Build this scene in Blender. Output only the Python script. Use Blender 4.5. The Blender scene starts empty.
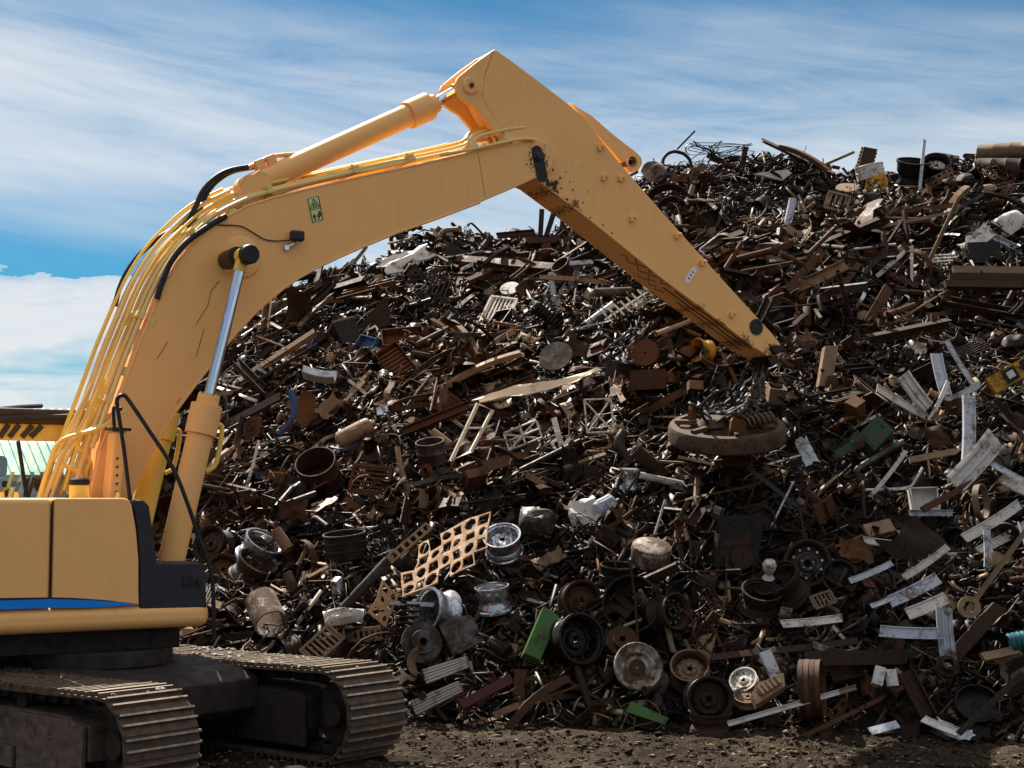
import bpy, bmesh, math, random
import numpy as np
from mathutils import Vector, Matrix, Euler
R = math.radians
random.seed(7); rng = np.random.default_rng(11)
S = bpy.context.scene; COL = S.collection

# ------------------------------------------------------------------ camera, light, exposure
CAM_H, F, PITCH = 2.7, 1500.0, math.atan(113/1500.0)
cd = bpy.data.cameras.new('camera'); cam = bpy.data.objects.new('camera', cd); COL.objects.link(cam)
cam.location = (0, 0, CAM_H); cam.rotation_euler = (R(90)+PITCH, 0, 0)
cd.sensor_width = 36; cd.lens = F/1024*36; cd.clip_end = 9000; cd.clip_start = .1
S.camera = cam
SUN_EL, SUN_AZ = R(50), R(-30)          # azimuth from +Y towards +X
to_sun = Vector((math.sin(SUN_AZ)*math.cos(SUN_EL), math.cos(SUN_AZ)*math.cos(SUN_EL), math.sin(SUN_EL)))
sl = bpy.data.lights.new('sun', 'SUN'); sl.energy = 5.0; sl.angle = R(.53); sl.color = (1, .94, .84)
so = bpy.data.objects.new('sun', sl); COL.objects.link(so)
so.rotation_euler = to_sun.to_track_quat('Z', 'Y').to_euler()
S.view_settings.view_transform = 'Standard'; S.view_settings.look = 'None'
S.view_settings.exposure = 1.28; S.view_settings.gamma = 1.0
S.cycles.max_bounces = 6; S.cycles.diffuse_bounces = 3; S.cycles.glossy_bounces = 3
S.cycles.use_denoising = True; S.cycles.caustics_reflective = False; S.cycles.caustics_refractive = False
S.cycles.sample_clamp_indirect = 6

class NT:
    def __init__(s, tree): s.t = tree; s.n = tree.nodes; s.l = tree.links
    def add(s, typ, inputs=None, **kw):
        n = s.n.new(typ)
        for k, v in kw.items(): setattr(n, k, v)
        for k, v in (inputs or {}).items():
            if isinstance(v, bpy.types.NodeSocket): s.l.new(v, n.inputs[k])
            else: n.inputs[k].default_value = v
        return n
    def math(s, op, a, b=0.0, c=None, clamp=False):
        n = s.add('ShaderNodeMath', {0: a, 1: b}, operation=op, use_clamp=clamp)
        if c is not None:
            if isinstance(c, bpy.types.NodeSocket): s.l.new(c, n.inputs[2])
            else: n.inputs[2].default_value = c
        return n.outputs[0]
    def ramp(s, fac, stops, interp='LINEAR'):
        n = s.add('ShaderNodeValToRGB', {0: fac}); cr = n.color_ramp; cr.interpolation = interp
        while len(cr.elements) < len(stops): cr.elements.new(.5)
        for e, (p, c) in zip(cr.elements, stops):
            e.position = p; e.color = (c, c, c, 1) if isinstance(c, (int, float)) else (*c, 1)
        return n.outputs[0]
    def mix(s, fac, a, b, mode='MIX'):
        n = s.add('ShaderNodeMix', data_type='RGBA', blend_type=mode)
        for k, v in ((0, fac), (6, a), (7, b)):
            if isinstance(v, bpy.types.NodeSocket): s.l.new(v, n.inputs[k])
            elif k == 0: n.inputs[k].default_value = v
            else: n.inputs[k].default_value = (*v[:3], 1)
        return n.outputs[2]
    def noise(s, vec, scale, detail=4, rough=.55, dist=0.0):
        n = s.add('ShaderNodeTexNoise', {'Scale': scale, 'Detail': detail, 'Roughness': rough, 'Distortion': dist})
        if vec is not None: s.l.new(vec, n.inputs['Vector'])
        return n.outputs[0]

# ------------------------------------------------------------------ sky: Nishita with cirrus and a low cloud bank
w = bpy.data.worlds.new('World'); S.world = w; w.use_nodes = True
t = NT(w.node_tree); t.n.clear()
sky = t.add('ShaderNodeTexSky', sky_type='NISHITA', sun_disc=False, sun_elevation=SUN_EL, sun_rotation=SUN_AZ, air_density=1.0, dust_density=.25, ozone_density=2.5, altitude=300)
tc = t.add('ShaderNodeTexCoord'); dirv = tc.outputs['Generated']
sx = t.add('ShaderNodeSeparateXYZ', {0: dirv}); X_, Y_, Z_ = sx.outputs
# cloud plane coordinates (direction projected on a high flat layer)
zz = t.math('MAXIMUM', Z_, .03)
cx = t.math('DIVIDE', X_, t.math('ADD', zz, .12)); cy = t.math('DIVIDE', Y_, t.math('ADD', zz, .12))
az = t.math('ARCTAN2', X_, Y_); el = t.math('ARCSINE', Z_)
# cirrus streaks, drawn out along a slightly tilted axis
cu = t.math('ADD', t.math('MULTIPLY', az, 1.6), t.math('MULTIPLY', el, 2.0)); cv = t.math('ADD', t.math('MULTIPLY', el, 10.0), t.math('MULTIPLY', az, .9))
v1 = t.add('ShaderNodeCombineXYZ', {0: cu, 1: cv, 2: t.math('MULTIPLY', Y_, .8)}).outputs[0]
big = t.noise(v1, .8, 4, .55, 1.2)
fine = t.noise(v1, 2.8, 9, .70, 1.6)
cir = t.math('ADD', t.math('MULTIPLY', big, .75), t.math('MULTIPLY', fine, .34))
cirm = t.ramp(cir, [(.40, 0.0), (.50, .33), (.60, .68), (.72, .95)])
# layer heights: a clear band above the low bank, a veil in the middle, blue at the very top
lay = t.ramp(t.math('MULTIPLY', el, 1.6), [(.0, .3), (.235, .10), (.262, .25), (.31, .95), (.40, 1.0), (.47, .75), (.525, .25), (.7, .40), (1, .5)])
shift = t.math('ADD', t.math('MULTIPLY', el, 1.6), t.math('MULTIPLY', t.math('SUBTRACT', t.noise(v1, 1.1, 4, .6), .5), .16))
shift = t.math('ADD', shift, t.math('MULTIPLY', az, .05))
lay = t.ramp(shift, [(.0, .25), (.225, .03), (.265, .10), (.325, .95), (.42, 1.0), (.475, .66), (.528, .06), (.565, .20), (.64, 1.0), (.8, 1.0)])  # full cover above the view is added to raise fill light
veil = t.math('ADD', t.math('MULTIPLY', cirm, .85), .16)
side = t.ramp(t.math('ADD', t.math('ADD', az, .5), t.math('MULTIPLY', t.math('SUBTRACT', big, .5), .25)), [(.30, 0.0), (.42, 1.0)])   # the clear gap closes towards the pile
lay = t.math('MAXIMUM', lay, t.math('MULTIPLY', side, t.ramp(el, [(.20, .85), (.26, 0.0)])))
veil = t.math('ADD', veil, t.ramp(t.math('MULTIPLY', el, 1.0), [(.35, 0.0), (.48, .42)]))   # unseen upper veil, thickened to brighten the fill on shaded faces
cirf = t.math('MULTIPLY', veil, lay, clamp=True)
# low cumulus bank
v2 = t.add('ShaderNodeCombineXYZ', {0: t.math('MULTIPLY', az, 9.0), 1: t.math('MULTIPLY', el, 34.0), 2: Y_}).outputs[0]
cum = t.noise(v2, .85, 6, .6, .4)
top = t.math('ADD', t.math('MULTIPLY', el, 7.0), t.math('MULTIPLY', t.math('SUBTRACT', t.noise(v2, 1.6, 5, .62), .5), .34))
edge = t.ramp(top, [(.93, 1.0), (1.0, .0)])
edge = t.ramp(top, [(.90, 1.0), (1.0, .62), (1.09, 0.0)])
body = t.ramp(t.math('ADD', t.math('MULTIPLY', cum, 1.0), t.math('MULTIPLY', el, 1.2)), [(.44, .35), (.58, .95), (.75, 1.0)])
gapn = t.ramp(t.noise(v2, .5, 4, .6), [(.42, 0.0), (.56, .75)])
gape = t.ramp(t.math('MULTIPLY', el, 7.0), [(.52, 0.0), (.59, 1.0), (.68, 1.0), (.76, 0.0)])
body = t.math('SUBTRACT', body, t.math('MULTIPLY', gapn, gape), clamp=True)
puff = t.math('MULTIPLY', t.ramp(t.noise(v2, 1.5, 5, .6), [(.60, 0.0), (.66, .8)]), t.ramp(t.math('MULTIPLY', el, 6.0), [(.90, 0.0), (.925, 1.0), (.975, 1.0), (1.0, 0.0)]))
cumf = t.math('MAXIMUM', t.math('MULTIPLY', edge, body), puff)
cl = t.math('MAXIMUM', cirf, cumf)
skyc = t.mix(1.0, sky.outputs[0], (.072, .25, .315), 'MULTIPLY')
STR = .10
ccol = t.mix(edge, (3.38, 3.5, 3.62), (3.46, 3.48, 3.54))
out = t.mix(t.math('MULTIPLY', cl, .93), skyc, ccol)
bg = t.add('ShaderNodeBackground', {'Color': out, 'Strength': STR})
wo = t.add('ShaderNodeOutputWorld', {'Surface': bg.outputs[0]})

# ------------------------------------------------------------------ geometry helpers
def ray(px, py):
    v = Vector((px-512, 384-py, -F)).normalized()
    return cam.rotation_euler.to_matrix() @ v
ORG = Vector((0, 0, CAM_H))
def vnoise(x, y, seed=0):
    xi = np.floor(x).astype(np.int64); yi = np.floor(y).astype(np.int64); fx = x-xi; fy = y-yi
    def h(a, b):
        n = (a*374761393 + b*668265263 + seed*2147483647) & 0x7fffffff
        n = ((n ^ (n >> 13))*1274126177) & 0x7fffffff
        return ((n ^ (n >> 16)) & 0xffff)/65535.0
    u = fx*fx*(3-2*fx); v = fy*fy*(3-2*fy)
    return (h(xi, yi)*(1-u)+h(xi+1, yi)*u)*(1-v)+(h(xi, yi+1)*(1-u)+h(xi+1, yi+1)*u)*v - .5
def fbm(x, y, oct=4, seed=0, gain=.5):
    a = 1.0; s = 0
    for i in range(oct):
        s = s + a*vnoise(x*2**i+17.3*i, y*2**i-9.1*i, seed+i); a *= gain
    return s

class MB:
    def __init__(s): s.v = []; s.f = []; s.m = []; s.mi = 0
    def add(s, v, f):
        b = len(s.v); s.v += [tuple(p) for p in v]; s.f += [tuple(i+b for i in q) for q in f]; s.m += [s.mi]*len(f); return s
    def xf(s, M, start=0):
        s.v[start:] = [tuple(M @ Vector(p)) for p in s.v[start:]]; return s
    def box(s, c, d, rot=None):
        x, y, z = d[0]/2, d[1]/2, d[2]/2
        v = [Vector((a*x, b*y, e*z)) for a in (-1, 1) for b in (-1, 1) for e in (-1, 1)]
        if rot is not None:
            M = rot if isinstance(rot, Matrix) else Euler(rot).to_matrix(); v = [M @ p for p in v]
        c = Vector(c)
        return s.add([p+c for p in v], [(0, 1, 3, 2), (4, 6, 7, 5), (0, 4, 5, 1), (2, 3, 7, 6), (0, 2, 6, 4), (1, 5, 7, 3)])
    def prism(s, pts, a, b, axis='y'):
        # outline in the other two axes (x,z for y; x,y for z; y,z for x), closed polygon
        n = len(pts)
        ar = sum(pts[i][0]*pts[(i+1) % n][1]-pts[(i+1) % n][0]*pts[i][1] for i in range(n))
        if ar < 0: pts = pts[::-1]
        mk = {'y': lambda p, q: (p[0], q, p[1]), 'z': lambda p, q: (p[0], p[1], q), 'x': lambda p, q: (q, p[0], p[1])}[axis]
        v = [mk(p, a) for p in pts]+[mk(p, b) for p in pts]
        f = [tuple(range(n)), tuple(range(2*n-1, n-1, -1))]+[(i, i+n, (i+1) % n+n, (i+1) % n) for i in range(n)]
        if axis in ('z', 'x'): f = [q[::-1] for q in f]
        if a > b: f = [q[::-1] for q in f]
        return s.add(v, f)
    def tube(s, path, r, n=8, cap=True, closed=False, r2=None):
        P = [Vector(p) for p in path]; m = len(P); v = []; f = []
        T = []
        for i in range(m):
            a = P[(i-1) % m] if (i > 0 or closed) else P[i]; b = P[(i+1) % m] if (i < m-1 or closed) else P[i]
            T.append(((b-a).normalized()) if (b-a).length > 1e-9 else Vector((1, 0, 0)))
        N = T[0].orthogonal().normalized()
        for i in range(m):
            N = (N-T[i]*N.dot(T[i])).normalized() if (N-T[i]*N.dot(T[i])).length > 1e-6 else T[i].orthogonal().normalized()
            B = T[i].cross(N); rr = r if r2 is None else r+(r2-r)*i/max(1, m-1)
            for k in range(n):
                a = 2*math.pi*k/n; v.append(P[i]+(N*math.cos(a)+B*math.sin(a))*rr)
        for i in range(m if closed else m-1):
            j = (i+1) % m
            for k in range(n): f.append((i*n+k, i*n+(k+1) % n, j*n+(k+1) % n, j*n+k))
        if cap and not closed: f += [tuple(range(n-1, -1, -1)), tuple(range((m-1)*n, m*n))]
        return s.add(v, f)
    def lathe(s, prof, n=20, closed=False, axis='z', a0=0, a1=2*math.pi):
        full = abs(a1-a0-2*math.pi) < 1e-6; m = len(prof); v = []; f = []
        cnt = n if full else n+1
        for k in range(cnt):
            a = a0+(a1-a0)*k/n; c, d = math.cos(a), math.sin(a)
            for r, z in prof:
                v.append({'z': (r*c, r*d, z), 'x': (z, r*c, r*d), 'y': (r*d, z, r*c)}[axis])
        for k in range(n):
            k2 = (k+1) % cnt
            for i in range(m if closed else m-1):
                j = (i+1) % m
                f.append((k*m+i, k2*m+i, k2*m+j, k*m+j))
        return s.add(v, f)
    def cyl(s, p, q, r, n=12, r2=None): return s.tube([p, q], r, n, True, False, r2)
    def ring(s, pos, r, tr, n=20, m=6, axis='z'):
        prof = [(r+tr*math.cos(2*math.pi*i/m), tr*math.sin(2*math.pi*i/m)) for i in range(m)]
        b = len(s.v); s.lathe(prof, n, True, axis); s.v[b:] = [tuple(Vector(p)+Vector(pos)) for p in s.v[b:]]; return s
def mesh(name, mb, ang=38, smooth=True):
    me = bpy.data.meshes.new(name); me.from_pydata(mb.v, [], mb.f)
    if any(mb.m): me.polygons.foreach_set('material_index', mb.m)
    bm = bmesh.new(); bm.from_mesh(me); bmesh.ops.recalc_face_normals(bm, faces=bm.faces); bm.to_mesh(me); bm.free()
    if smooth:
        me.polygons.foreach_set('use_smooth', [True]*len(me.polygons)); me.set_sharp_from_angle(angle=R(ang))
    return me
def obj(name, mb, mat, parent=None, loc=(0, 0, 0), rot=(0, 0, 0), bevel=0, ang=38, seg=2):
    me = mb if isinstance(mb, bpy.types.Mesh) else mesh(name, mb, ang)
    o = bpy.data.objects.new(name, me); COL.objects.link(o)
    if not me.materials:
        for mm in (mat if isinstance(mat, (list, tuple)) else [mat]): me.materials.append(mm)
    o.parent = parent; o.location = loc; o.rotation_euler = rot
    if bevel:
        b = o.modifiers.new('bevel', 'BEVEL'); b.width = bevel; b.segments = seg; b.limit_method = 'ANGLE'; b.angle_limit = R(40); b.harden_normals = True
    return o
def tag(o, label=None, cat=None, group=None, kind=None):
    for k, v in (('label', label), ('category', cat), ('group', group), ('kind', kind)):
        if v: o[k] = v
    return o
def empty(name, loc, rz=0, parent=None):
    o = bpy.data.objects.new(name, None); COL.objects.link(o); o.location = loc; o.rotation_euler = (0, 0, rz); o.parent = parent; o.empty_display_size = .3; return o
def smooth_path(pts, k=4):
    P = [Vector(p) for p in pts]; Q = [P[0]*2-P[1]]+P+[P[-1]*2-P[-2]]; out = []
    for i in range(1, len(Q)-2):
        for j in range(k):
            u = j/k; a, b, c, d = Q[i-1], Q[i], Q[i+1], Q[i+2]
            out.append(.5*((2*b)+(c-a)*u+(2*a-5*b+4*c-d)*u*u+(3*b-a-3*c+d)*u**3))
    out.append(P[-1]); return out

# ------------------------------------------------------------------ materials
def newmat(name):
    m = bpy.data.materials.new(name); m.use_nodes = True; t = NT(m.node_tree); t.n.clear()
    b = t.add('ShaderNodeBsdfPrincipled'); o = t.add('ShaderNodeOutputMaterial', {'Surface': b.outputs[0]})
    return m, t, b
def plain(name, col, rough=.5, metal=0.0, spec=.25, var=.25, scale=6.0, bump=.0, coat=0.0):
    m, t, b = newmat(name)
    tc = t.add('ShaderNodeTexCoord').outputs['Object']
    n = t.noise(tc, scale, 5, .6)
    k = t.ramp(n, [(.3, 1-var), (.7, 1+var*.6)])
    c = t.mix(1.0, col, k, 'MULTIPLY'); t.l.new(c, b.inputs['Base Color'])
    r = t.ramp(n, [(.3, min(1, rough+.12)), (.7, max(.05, rough-.1))]); t.l.new(r, b.inputs['Roughness'])
    b.inputs['Metallic'].default_value = metal; b.inputs['Specular IOR Level'].default_value = spec
    b.inputs['Coat Weight'].default_value = coat
    if bump:
        bu = t.add('ShaderNodeBump', {'Strength': bump, 'Distance': .01, 'Height': t.noise(tc, scale*4, 5, .65)})
        t.l.new(bu.outputs[0], b.inputs['Normal'])
    return m
def paint(name, col, grime=.25, wear=(), rough=.42, speck=.70):
    """machine paint: faint dust, sparse rust specks, scratches, optional worn spots at object-space points (x, z, radius)"""
    m, t, b = newmat(name)
    tc = t.add('ShaderNodeTexCoord').outputs['Object']
    n1 = t.noise(tc, 1.3, 5, .6); n2 = t.noise(tc, 9, 6, .65); n3 = t.noise(tc, 34, 3, .6)
    dust = t.ramp(n1, [(.35, 0.0), (.75, grime*.45)])
    c = t.mix(dust, col, (.50, .33, .17))
    st = t.add('ShaderNodeMapping', {'Vector': tc, 'Scale': (3.2, 3.2, .25)}).outputs[0]
    c = t.mix(t.ramp(t.noise(st, 2.0, 4, .6), [(.58, 0.0), (.8, .16)]), c, (.30, .17, .07))
    spk = t.math('MULTIPLY', t.ramp(n3, [(speck, 0.0), (speck+.035, 1.0)]), t.ramp(n1, [(.45, 0.0), (.6, 1.0)]))
    c = t.mix(t.math('MULTIPLY', spk, .75), c, (.07, .035, .02))
    sx = t.add('ShaderNodeSeparateXYZ', {0: tc})
    for (x, z, r, k) in wear:
        dx = t.math('SUBTRACT', sx.outputs[0], x); dz = t.math('SUBTRACT', sx.outputs[2], z)
        d = t.math('DIVIDE', t.math('SQRT', t.math('ADD', t.math('MULTIPLY', dx, dx), t.math('MULTIPLY', dz, dz))), r)
        d = t.math('ADD', d, t.math('MULTIPLY', t.math('SUBTRACT', t.noise(tc, 26, 4, .6), .5), 3.4))
        c = t.mix(t.ramp(d, [(.35, k), (.75, 0.0)]), c, (.035, .02, .014))
    t.l.new(c, b.inputs['Base Color'])
    t.l.new(t.ramp(n2, [(.3, rough-.06), (.7, rough+.16)]), b.inputs['Roughness'])
    b.inputs['Specular IOR Level'].default_value = .22
    bu = t.add('ShaderNodeBump', {'Strength': .06, 'Distance': .01, 'Height': t.noise(tc, 3.0, 3, .5)}); t.l.new(bu.outputs[0], b.inputs['Normal'])
    return m
YEL = (.89, .46, .16)
M_yel = paint('yellow_paint', YEL)
M_pipe = paint('pipe_paint', (.76, .53, .21), .3)
M_gold = paint('deep_yellow_paint', (.80, .54, .11), .2)
M_charcoal = plain('charcoal_paint', (.028, .026, .032), .55, var=.15)
M_black = plain('black_rubber', (.016, .016, .018), .5)
M_chrome = plain('chrome_rod', (.62, .66, .74), .12, 1.0, var=.06)
M_darkmetal = plain('oily_metal', (.03, .026, .024), .4, .5)
M_blue = plain('blue_stripe', (.002, .22, .75), .35, var=.1)
M_navy = plain('navy_stripe', (.012, .012, .035), .35, var=.1)
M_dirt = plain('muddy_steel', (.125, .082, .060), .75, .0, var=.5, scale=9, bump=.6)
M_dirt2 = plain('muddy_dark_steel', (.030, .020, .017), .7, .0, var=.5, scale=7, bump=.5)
M_shoe = plain('dusty_shoe', (.088, .055, .037), .6, .0, var=.5, scale=8, bump=.6)
M_worn = plain('worn_grouser', (.36, .28, .21), .38, .35, var=.45, scale=14, bump=.4)
M_brown = plain('brown_roof', (.055, .035, .022), .5, var=.3, scale=3)
M_label = plain('label_film', (.62, .66, .32), .4, var=.06)
M_labelk = plain('label_ink', (.02, .02, .015), .5, var=.05)
M_white = plain('white_film', (.75, .74, .74), .4, var=.05)
M_red = plain('red_film', (.45, .05, .03), .4, var=.05)
M_seat = plain('dark_seat', (.03, .022, .018), .8)
gm, gt, gb = newmat('cab_glass')
gl = gt.add('ShaderNodeBsdfGlossy', {'Roughness': .02, 'Color': (.9, .95, 1, 1)}); tr = gt.add('ShaderNodeBsdfTransparent', {'Color': (.86, .93, .90, 1)})
mx = gt.add('ShaderNodeMixShader', {0: .10, 1: tr.outputs[0], 2: gl.outputs[0]}); gt.l.new(mx.outputs[0], gt.n['Material Output'].inputs[0])
M_glass = gm
# ------------------------------------------------------------------ ground: one sheet, fine where the camera looks
def pile_base(x): return np.interp(x, [-14, -8, -4, -1.5, 0, 2, 4, 6, 9, 14], [20, 19.6, 19.0, 18.4, 18.15, 18.0, 17.4, 16.7, 16.2, 16])
def axis_pts(a, b, step, far):
    mid = list(np.arange(a, b+1e-6, step)); lo = []; hi = []; d = step*2
    x = a
    while x > -far: x -= d; d *= 1.45; lo.append(x)
    x = b; d = step*2
    while x < far: x += d; d *= 1.45; hi.append(x)
    return np.array(lo[::-1]+mid+hi)
gx = axis_pts(-9, 9.5, .05, 4000); gy = axis_pts(12.2, 20.0, .04, 5000)
GX, GY = np.meshgrid(gx, gy)
def ground_h(x, y):
    h = .05*fbm(x*.9, y*.9, 3, 3)+.075*fbm(x*1.5, y*4.6, 5, 9, .62)
    ruts = np.abs(vnoise(x*1.1+3, y*5.0, 21))
    h = h - .05*np.clip(.18-ruts, 0, 1)/.18*.8 + .035*fbm(x*9, y*13, 3, 14, .7)
    near = np.clip(1-np.maximum(np.abs(x)-9, 0)/30, 0, 1)*np.clip(1-np.maximum(np.abs(y-16)-5, 0)/30, 0, 1)
    return h*near
GZ = ground_h(GX, GY)
ny, nx = GX.shape
idx = np.arange(nx*ny).reshape(ny, nx)
faces = np.stack([idx[:-1, :-1], idx[:-1, 1:], idx[1:, 1:], idx[1:, :-1]], -1).reshape(-1, 4)
def np_mesh(name, verts, faces, k=4):
    me = bpy.data.meshes.new(name); nv = len(verts); nf = len(faces)
    me.vertices.add(nv); me.vertices.foreach_set('co', np.asarray(verts, np.float32).ravel())
    me.loops.add(nf*k); me.loops.foreach_set('vertex_index', np.asarray(faces, np.int32).ravel())
    me.polygons.add(nf); me.polygons.foreach_set('loop_start', np.arange(0, nf*k, k, dtype=np.int32))
    me.update(calc_edges=True); me.validate(); return me
gme = np_mesh('ground', np.stack([GX, GY, GZ], -1).reshape(-1, 3), faces)
gme.polygons.foreach_set('use_smooth', [True]*len(gme.polygons))
m, t, b = newmat('mud')
tc = t.add('ShaderNodeTexCoord').outputs['Object']
n1 = t.noise(tc, .9, 5, .6); n2 = t.noise(tc, 14, 6, .7); n3 = t.noise(tc, 60, 4, .7)
c = t.ramp(t.math('ADD', t.math('MULTIPLY', n1, .5), t.math('MULTIPLY', n2, .5)), [(.38, (.012, .008, .0055)), (.5, (.037, .025, .016)), (.64, (.085, .059, .039))])
c = t.mix(t.ramp(n3, [(.60, 0.0), (.70, .7)]), c, (.19, .14, .10))
c = t.mix(t.ramp(n3, [(.30, .6), (.38, 0.0)]), c, (.025, .018, .014))
t.l.new(c, b.inputs['Base Color']); b.inputs['Roughness'].default_value = .85; b.inputs['Specular IOR Level'].default_value = .06
bu = t.add('ShaderNodeBump', {'Strength': 1.0, 'Distance': .05, 'Height': t.math('ADD', t.math('MULTIPLY', n2, .6), t.math('MULTIPLY', n3, .4))}); t.l.new(bu.outputs[0], b.inputs['Normal'])
M_mud = m
g = obj('ground', gme, M_mud); tag(g, 'rutted brown mud yard in front of the scrap pile', 'ground', kind='structure')

# ------------------------------------------------------------------ excavator
C0 = Vector((-5.06, 16.54, 0)); AL = R(30)
U = Vector((math.cos(AL), math.sin(AL), 0)); V = Vector((-math.sin(AL), math.cos(AL), 0))
def L(px, py, yl):
    """where the sight line of a photo pixel meets the machine's plane y = yl: local (x, z)"""
    d = ray(px, py); s = (yl-(ORG-C0).dot(V))/d.dot(V); p = ORG+d*s-C0
    return (p.dot(U), p.z)
def L3(px, py, yl): a = L(px, py, yl); return (a[0], yl, a[1])
ex = empty('excavator', C0, AL)
tag(ex, 'large yellow crawler excavator with raised boom reaching over the scrap pile', 'excavator')

def capsule(a, b, r, n=8):
    a, b = Vector(a), Vector(b); d = (b-a).normalized(); ang = math.atan2(d.y, d.x); out = []
    for i in range(n+1): th = ang+math.pi/2+math.pi*i/n; out.append((a.x+r*math.cos(th), a.y+r*math.sin(th)))
    for i in range(n+1): th = ang-math.pi/2+math.pi*i/n; out.append((b.x+r*math.cos(th), b.y+r*math.sin(th)))
    return out
# --- boom
BW = .36
near = [(86, 512), (100, 450), (118, 402), (135, 355), (150, 318), (163, 288), (180, 260), (200, 238), (222, 219), (250, 205), (274, 197.5), (300, 191), (360, 177), (415, 165.5), (477, 151), (510, 144.5),
        (526, 139.5), (540, 139), (551, 145), (556, 156), (552, 167), (543, 175), (534, 179), (520, 185.5),
        (480, 202.5), (432, 220.5), (398, 232.5), (365, 246), (340, 257), (318, 267.5), (300, 277.5), (285, 287.5), (272, 298), (255, 313.5), (240, 329), (225, 347), (212, 364), (195, 386), (175, 413), (152, 452), (134, 490), (124, 512)]
nb = [L(x, y, -BW) for x, y in near]
M_boom = paint('boom_paint', YEL, .22, wear=[(*L(538, 160, -BW), .20, 1.0), (*L(552, 180, -BW), .14, .9), (*L(425, 223, -BW), .05, .7)])
boom = obj('boom', MB().prism(nb, -BW, BW), M_boom, ex, bevel=.012, ang=25)
# flange plates along the under side and the top: proud lips either side
fl = MB()
low = [L(x, y, -BW) for x, y in near[24:]]
for s in (-1, 1):
    fl.tube([(p[0], s*(BW-.006), p[1]) for p in low], .016, 6)
    fl.tube([(p[0], s*(BW-.006), p[1]) for p in nb[1:16]], .016, 6)
obj('weld_bead', fl, M_yel, boom)
wb = MB(); a, b_ = L(478, 153, -BW), L(485, 196, -BW)
for i in range(22):
    k = i/21; wb.box((a[0]+(b_[0]-a[0])*k, -BW, a[1]+(b_[1]-a[1])*k), (.008, .006, .014))
obj('weld_seam', wb, M_darkmetal, boom)
# pivot collar rings and the boom cylinder pin
pc = L(243, 256, -BW)
for s in (-1, 1):
    obj('pivot_boss', MB().lathe([(.0, .035), (.20, .035), (.235, .025), (.25, .0)], 32, axis='y').xf(Matrix.Translation((pc[0]-.03, s*BW, pc[1]-.02)) @ (Matrix.Scale(-1, 4, (0, 1, 0)) if s < 0 else Matrix())), M_yel, boom, bevel=.004)
pin = L(538, 157, -BW)
for s in (-1, 1):
    if s < 0: obj('joint_gasket', MB().prism(capsule(L(537, 152, -BW), L(542, 176, -BW), .085), -BW-.006, -BW), M_darkmetal, boom, bevel=.003)
    obj('joint_pin', MB().lathe([(0, .035), (.03, .035), (.03, .02), (.055, .02), (.062, .016), (.062, -.02)], 20, axis='y').xf(Matrix.Translation((pin[0], s*BW, pin[1])) @ (Matrix.Scale(-1, 4, (0, 1, 0)) if s < 0 else Matrix())), M_darkmetal, boom)
# warning decal with its triangle and pictograms
Y0 = -BW-.003
q = [L(*p, Y0) for p in ((307, 198), (318.5, 195), (323.5, 220), (312.5, 223.5))]
dec = obj('warning_decal', MB().prism(q, Y0, Y0+.004), M_label, boom)
def onq(u, v): # u right, v down in 0..1 on the decal
    a = Vector(q[0])*(1-u)+Vector(q[1])*u; b = Vector(q[3])*(1-u)+Vector(q[2])*u; return a*(1-v)+b*v
def strokes(mb, pts, r=.008, y=Y0-.0015, closed=False): mb.tube([(onq(*p)[0], y, onq(*p)[1]) for p in pts], r, 4, True, closed)
mk = MB()
strokes(mk, [(.04, .03), (.96, .03), (.96, .97), (.04, .97)], .006, closed=True)
strokes(mk, [(.5, .09), (.88, .43), (.12, .43)], .008, closed=True)
strokes(mk, [(.38, .40), (.44, .28), (.56, .26)], .009); strokes(mk, [(.62, .40), (.60, .33)], .009)
strokes(mk, [(.06, .50), (.94, .50)], .004)
strokes(mk, [(.30, .93), (.28, .70)], .010); strokes(mk, [(.16, .78), (.28, .68), (.40, .78)], .007)
strokes(mk, [(.60, .85), (.62, .74), (.72, .70), (.86, .72), (.80, .80), (.62, .82)], .010); strokes(mk, [(.78, .62), (.80, .68)], .012); strokes(mk, [(.55, .90), (.70, .90)], .007)
obj('warning_pictogram', mk, M_labelk, dec)
# work lamp on its bracket with cable
wl = MB(); c = L(297, 236, -BW-.09)
wl.box((c[0], -BW-.09, c[1]), (.17, .10, .125))
lamp = obj('work_lamp', wl, M_charcoal, boom, bevel=.03, seg=3)
br = MB(); p0 = L3(286, 248, -BW-.02); p1 = L3(294, 244, -BW-.06); p2 = L3(297, 240, -BW-.08)
br.tube([p0, p1, p2], .015, 8); br.cyl((p0[0], -BW-.05, p0[2]), (p0[0], -BW+.01, p0[2]), .03, 10)
obj('lamp_bracket', br, M_chrome, lamp)
obj('lamp_cable', MB().tube(smooth_path([L3(218, 225, -BW-.012), L3(240, 226, -BW-.014), L3(252, 232, -BW-.014), L3(264, 239, -BW-.014), L3(276, 241, -BW-.014), L3(290, 240, -BW-.03)]), .007, 6), M_darkmetal, boom)
# scratches (thin scrapes in the paint)
sc = MB()
for pts in ([(168, 341), (157, 359)], [(204, 329), (196, 357)], [(219, 281), (211, 291), (208, 305)], [(208, 305), (200, 318), (196, 325)], [(180, 398), (177, 404)]):
    obj('paint_scratch', MB().tube([L3(x, y, -BW-.001) for x, y in pts], .004, 4), M_brown, boom)
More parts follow.
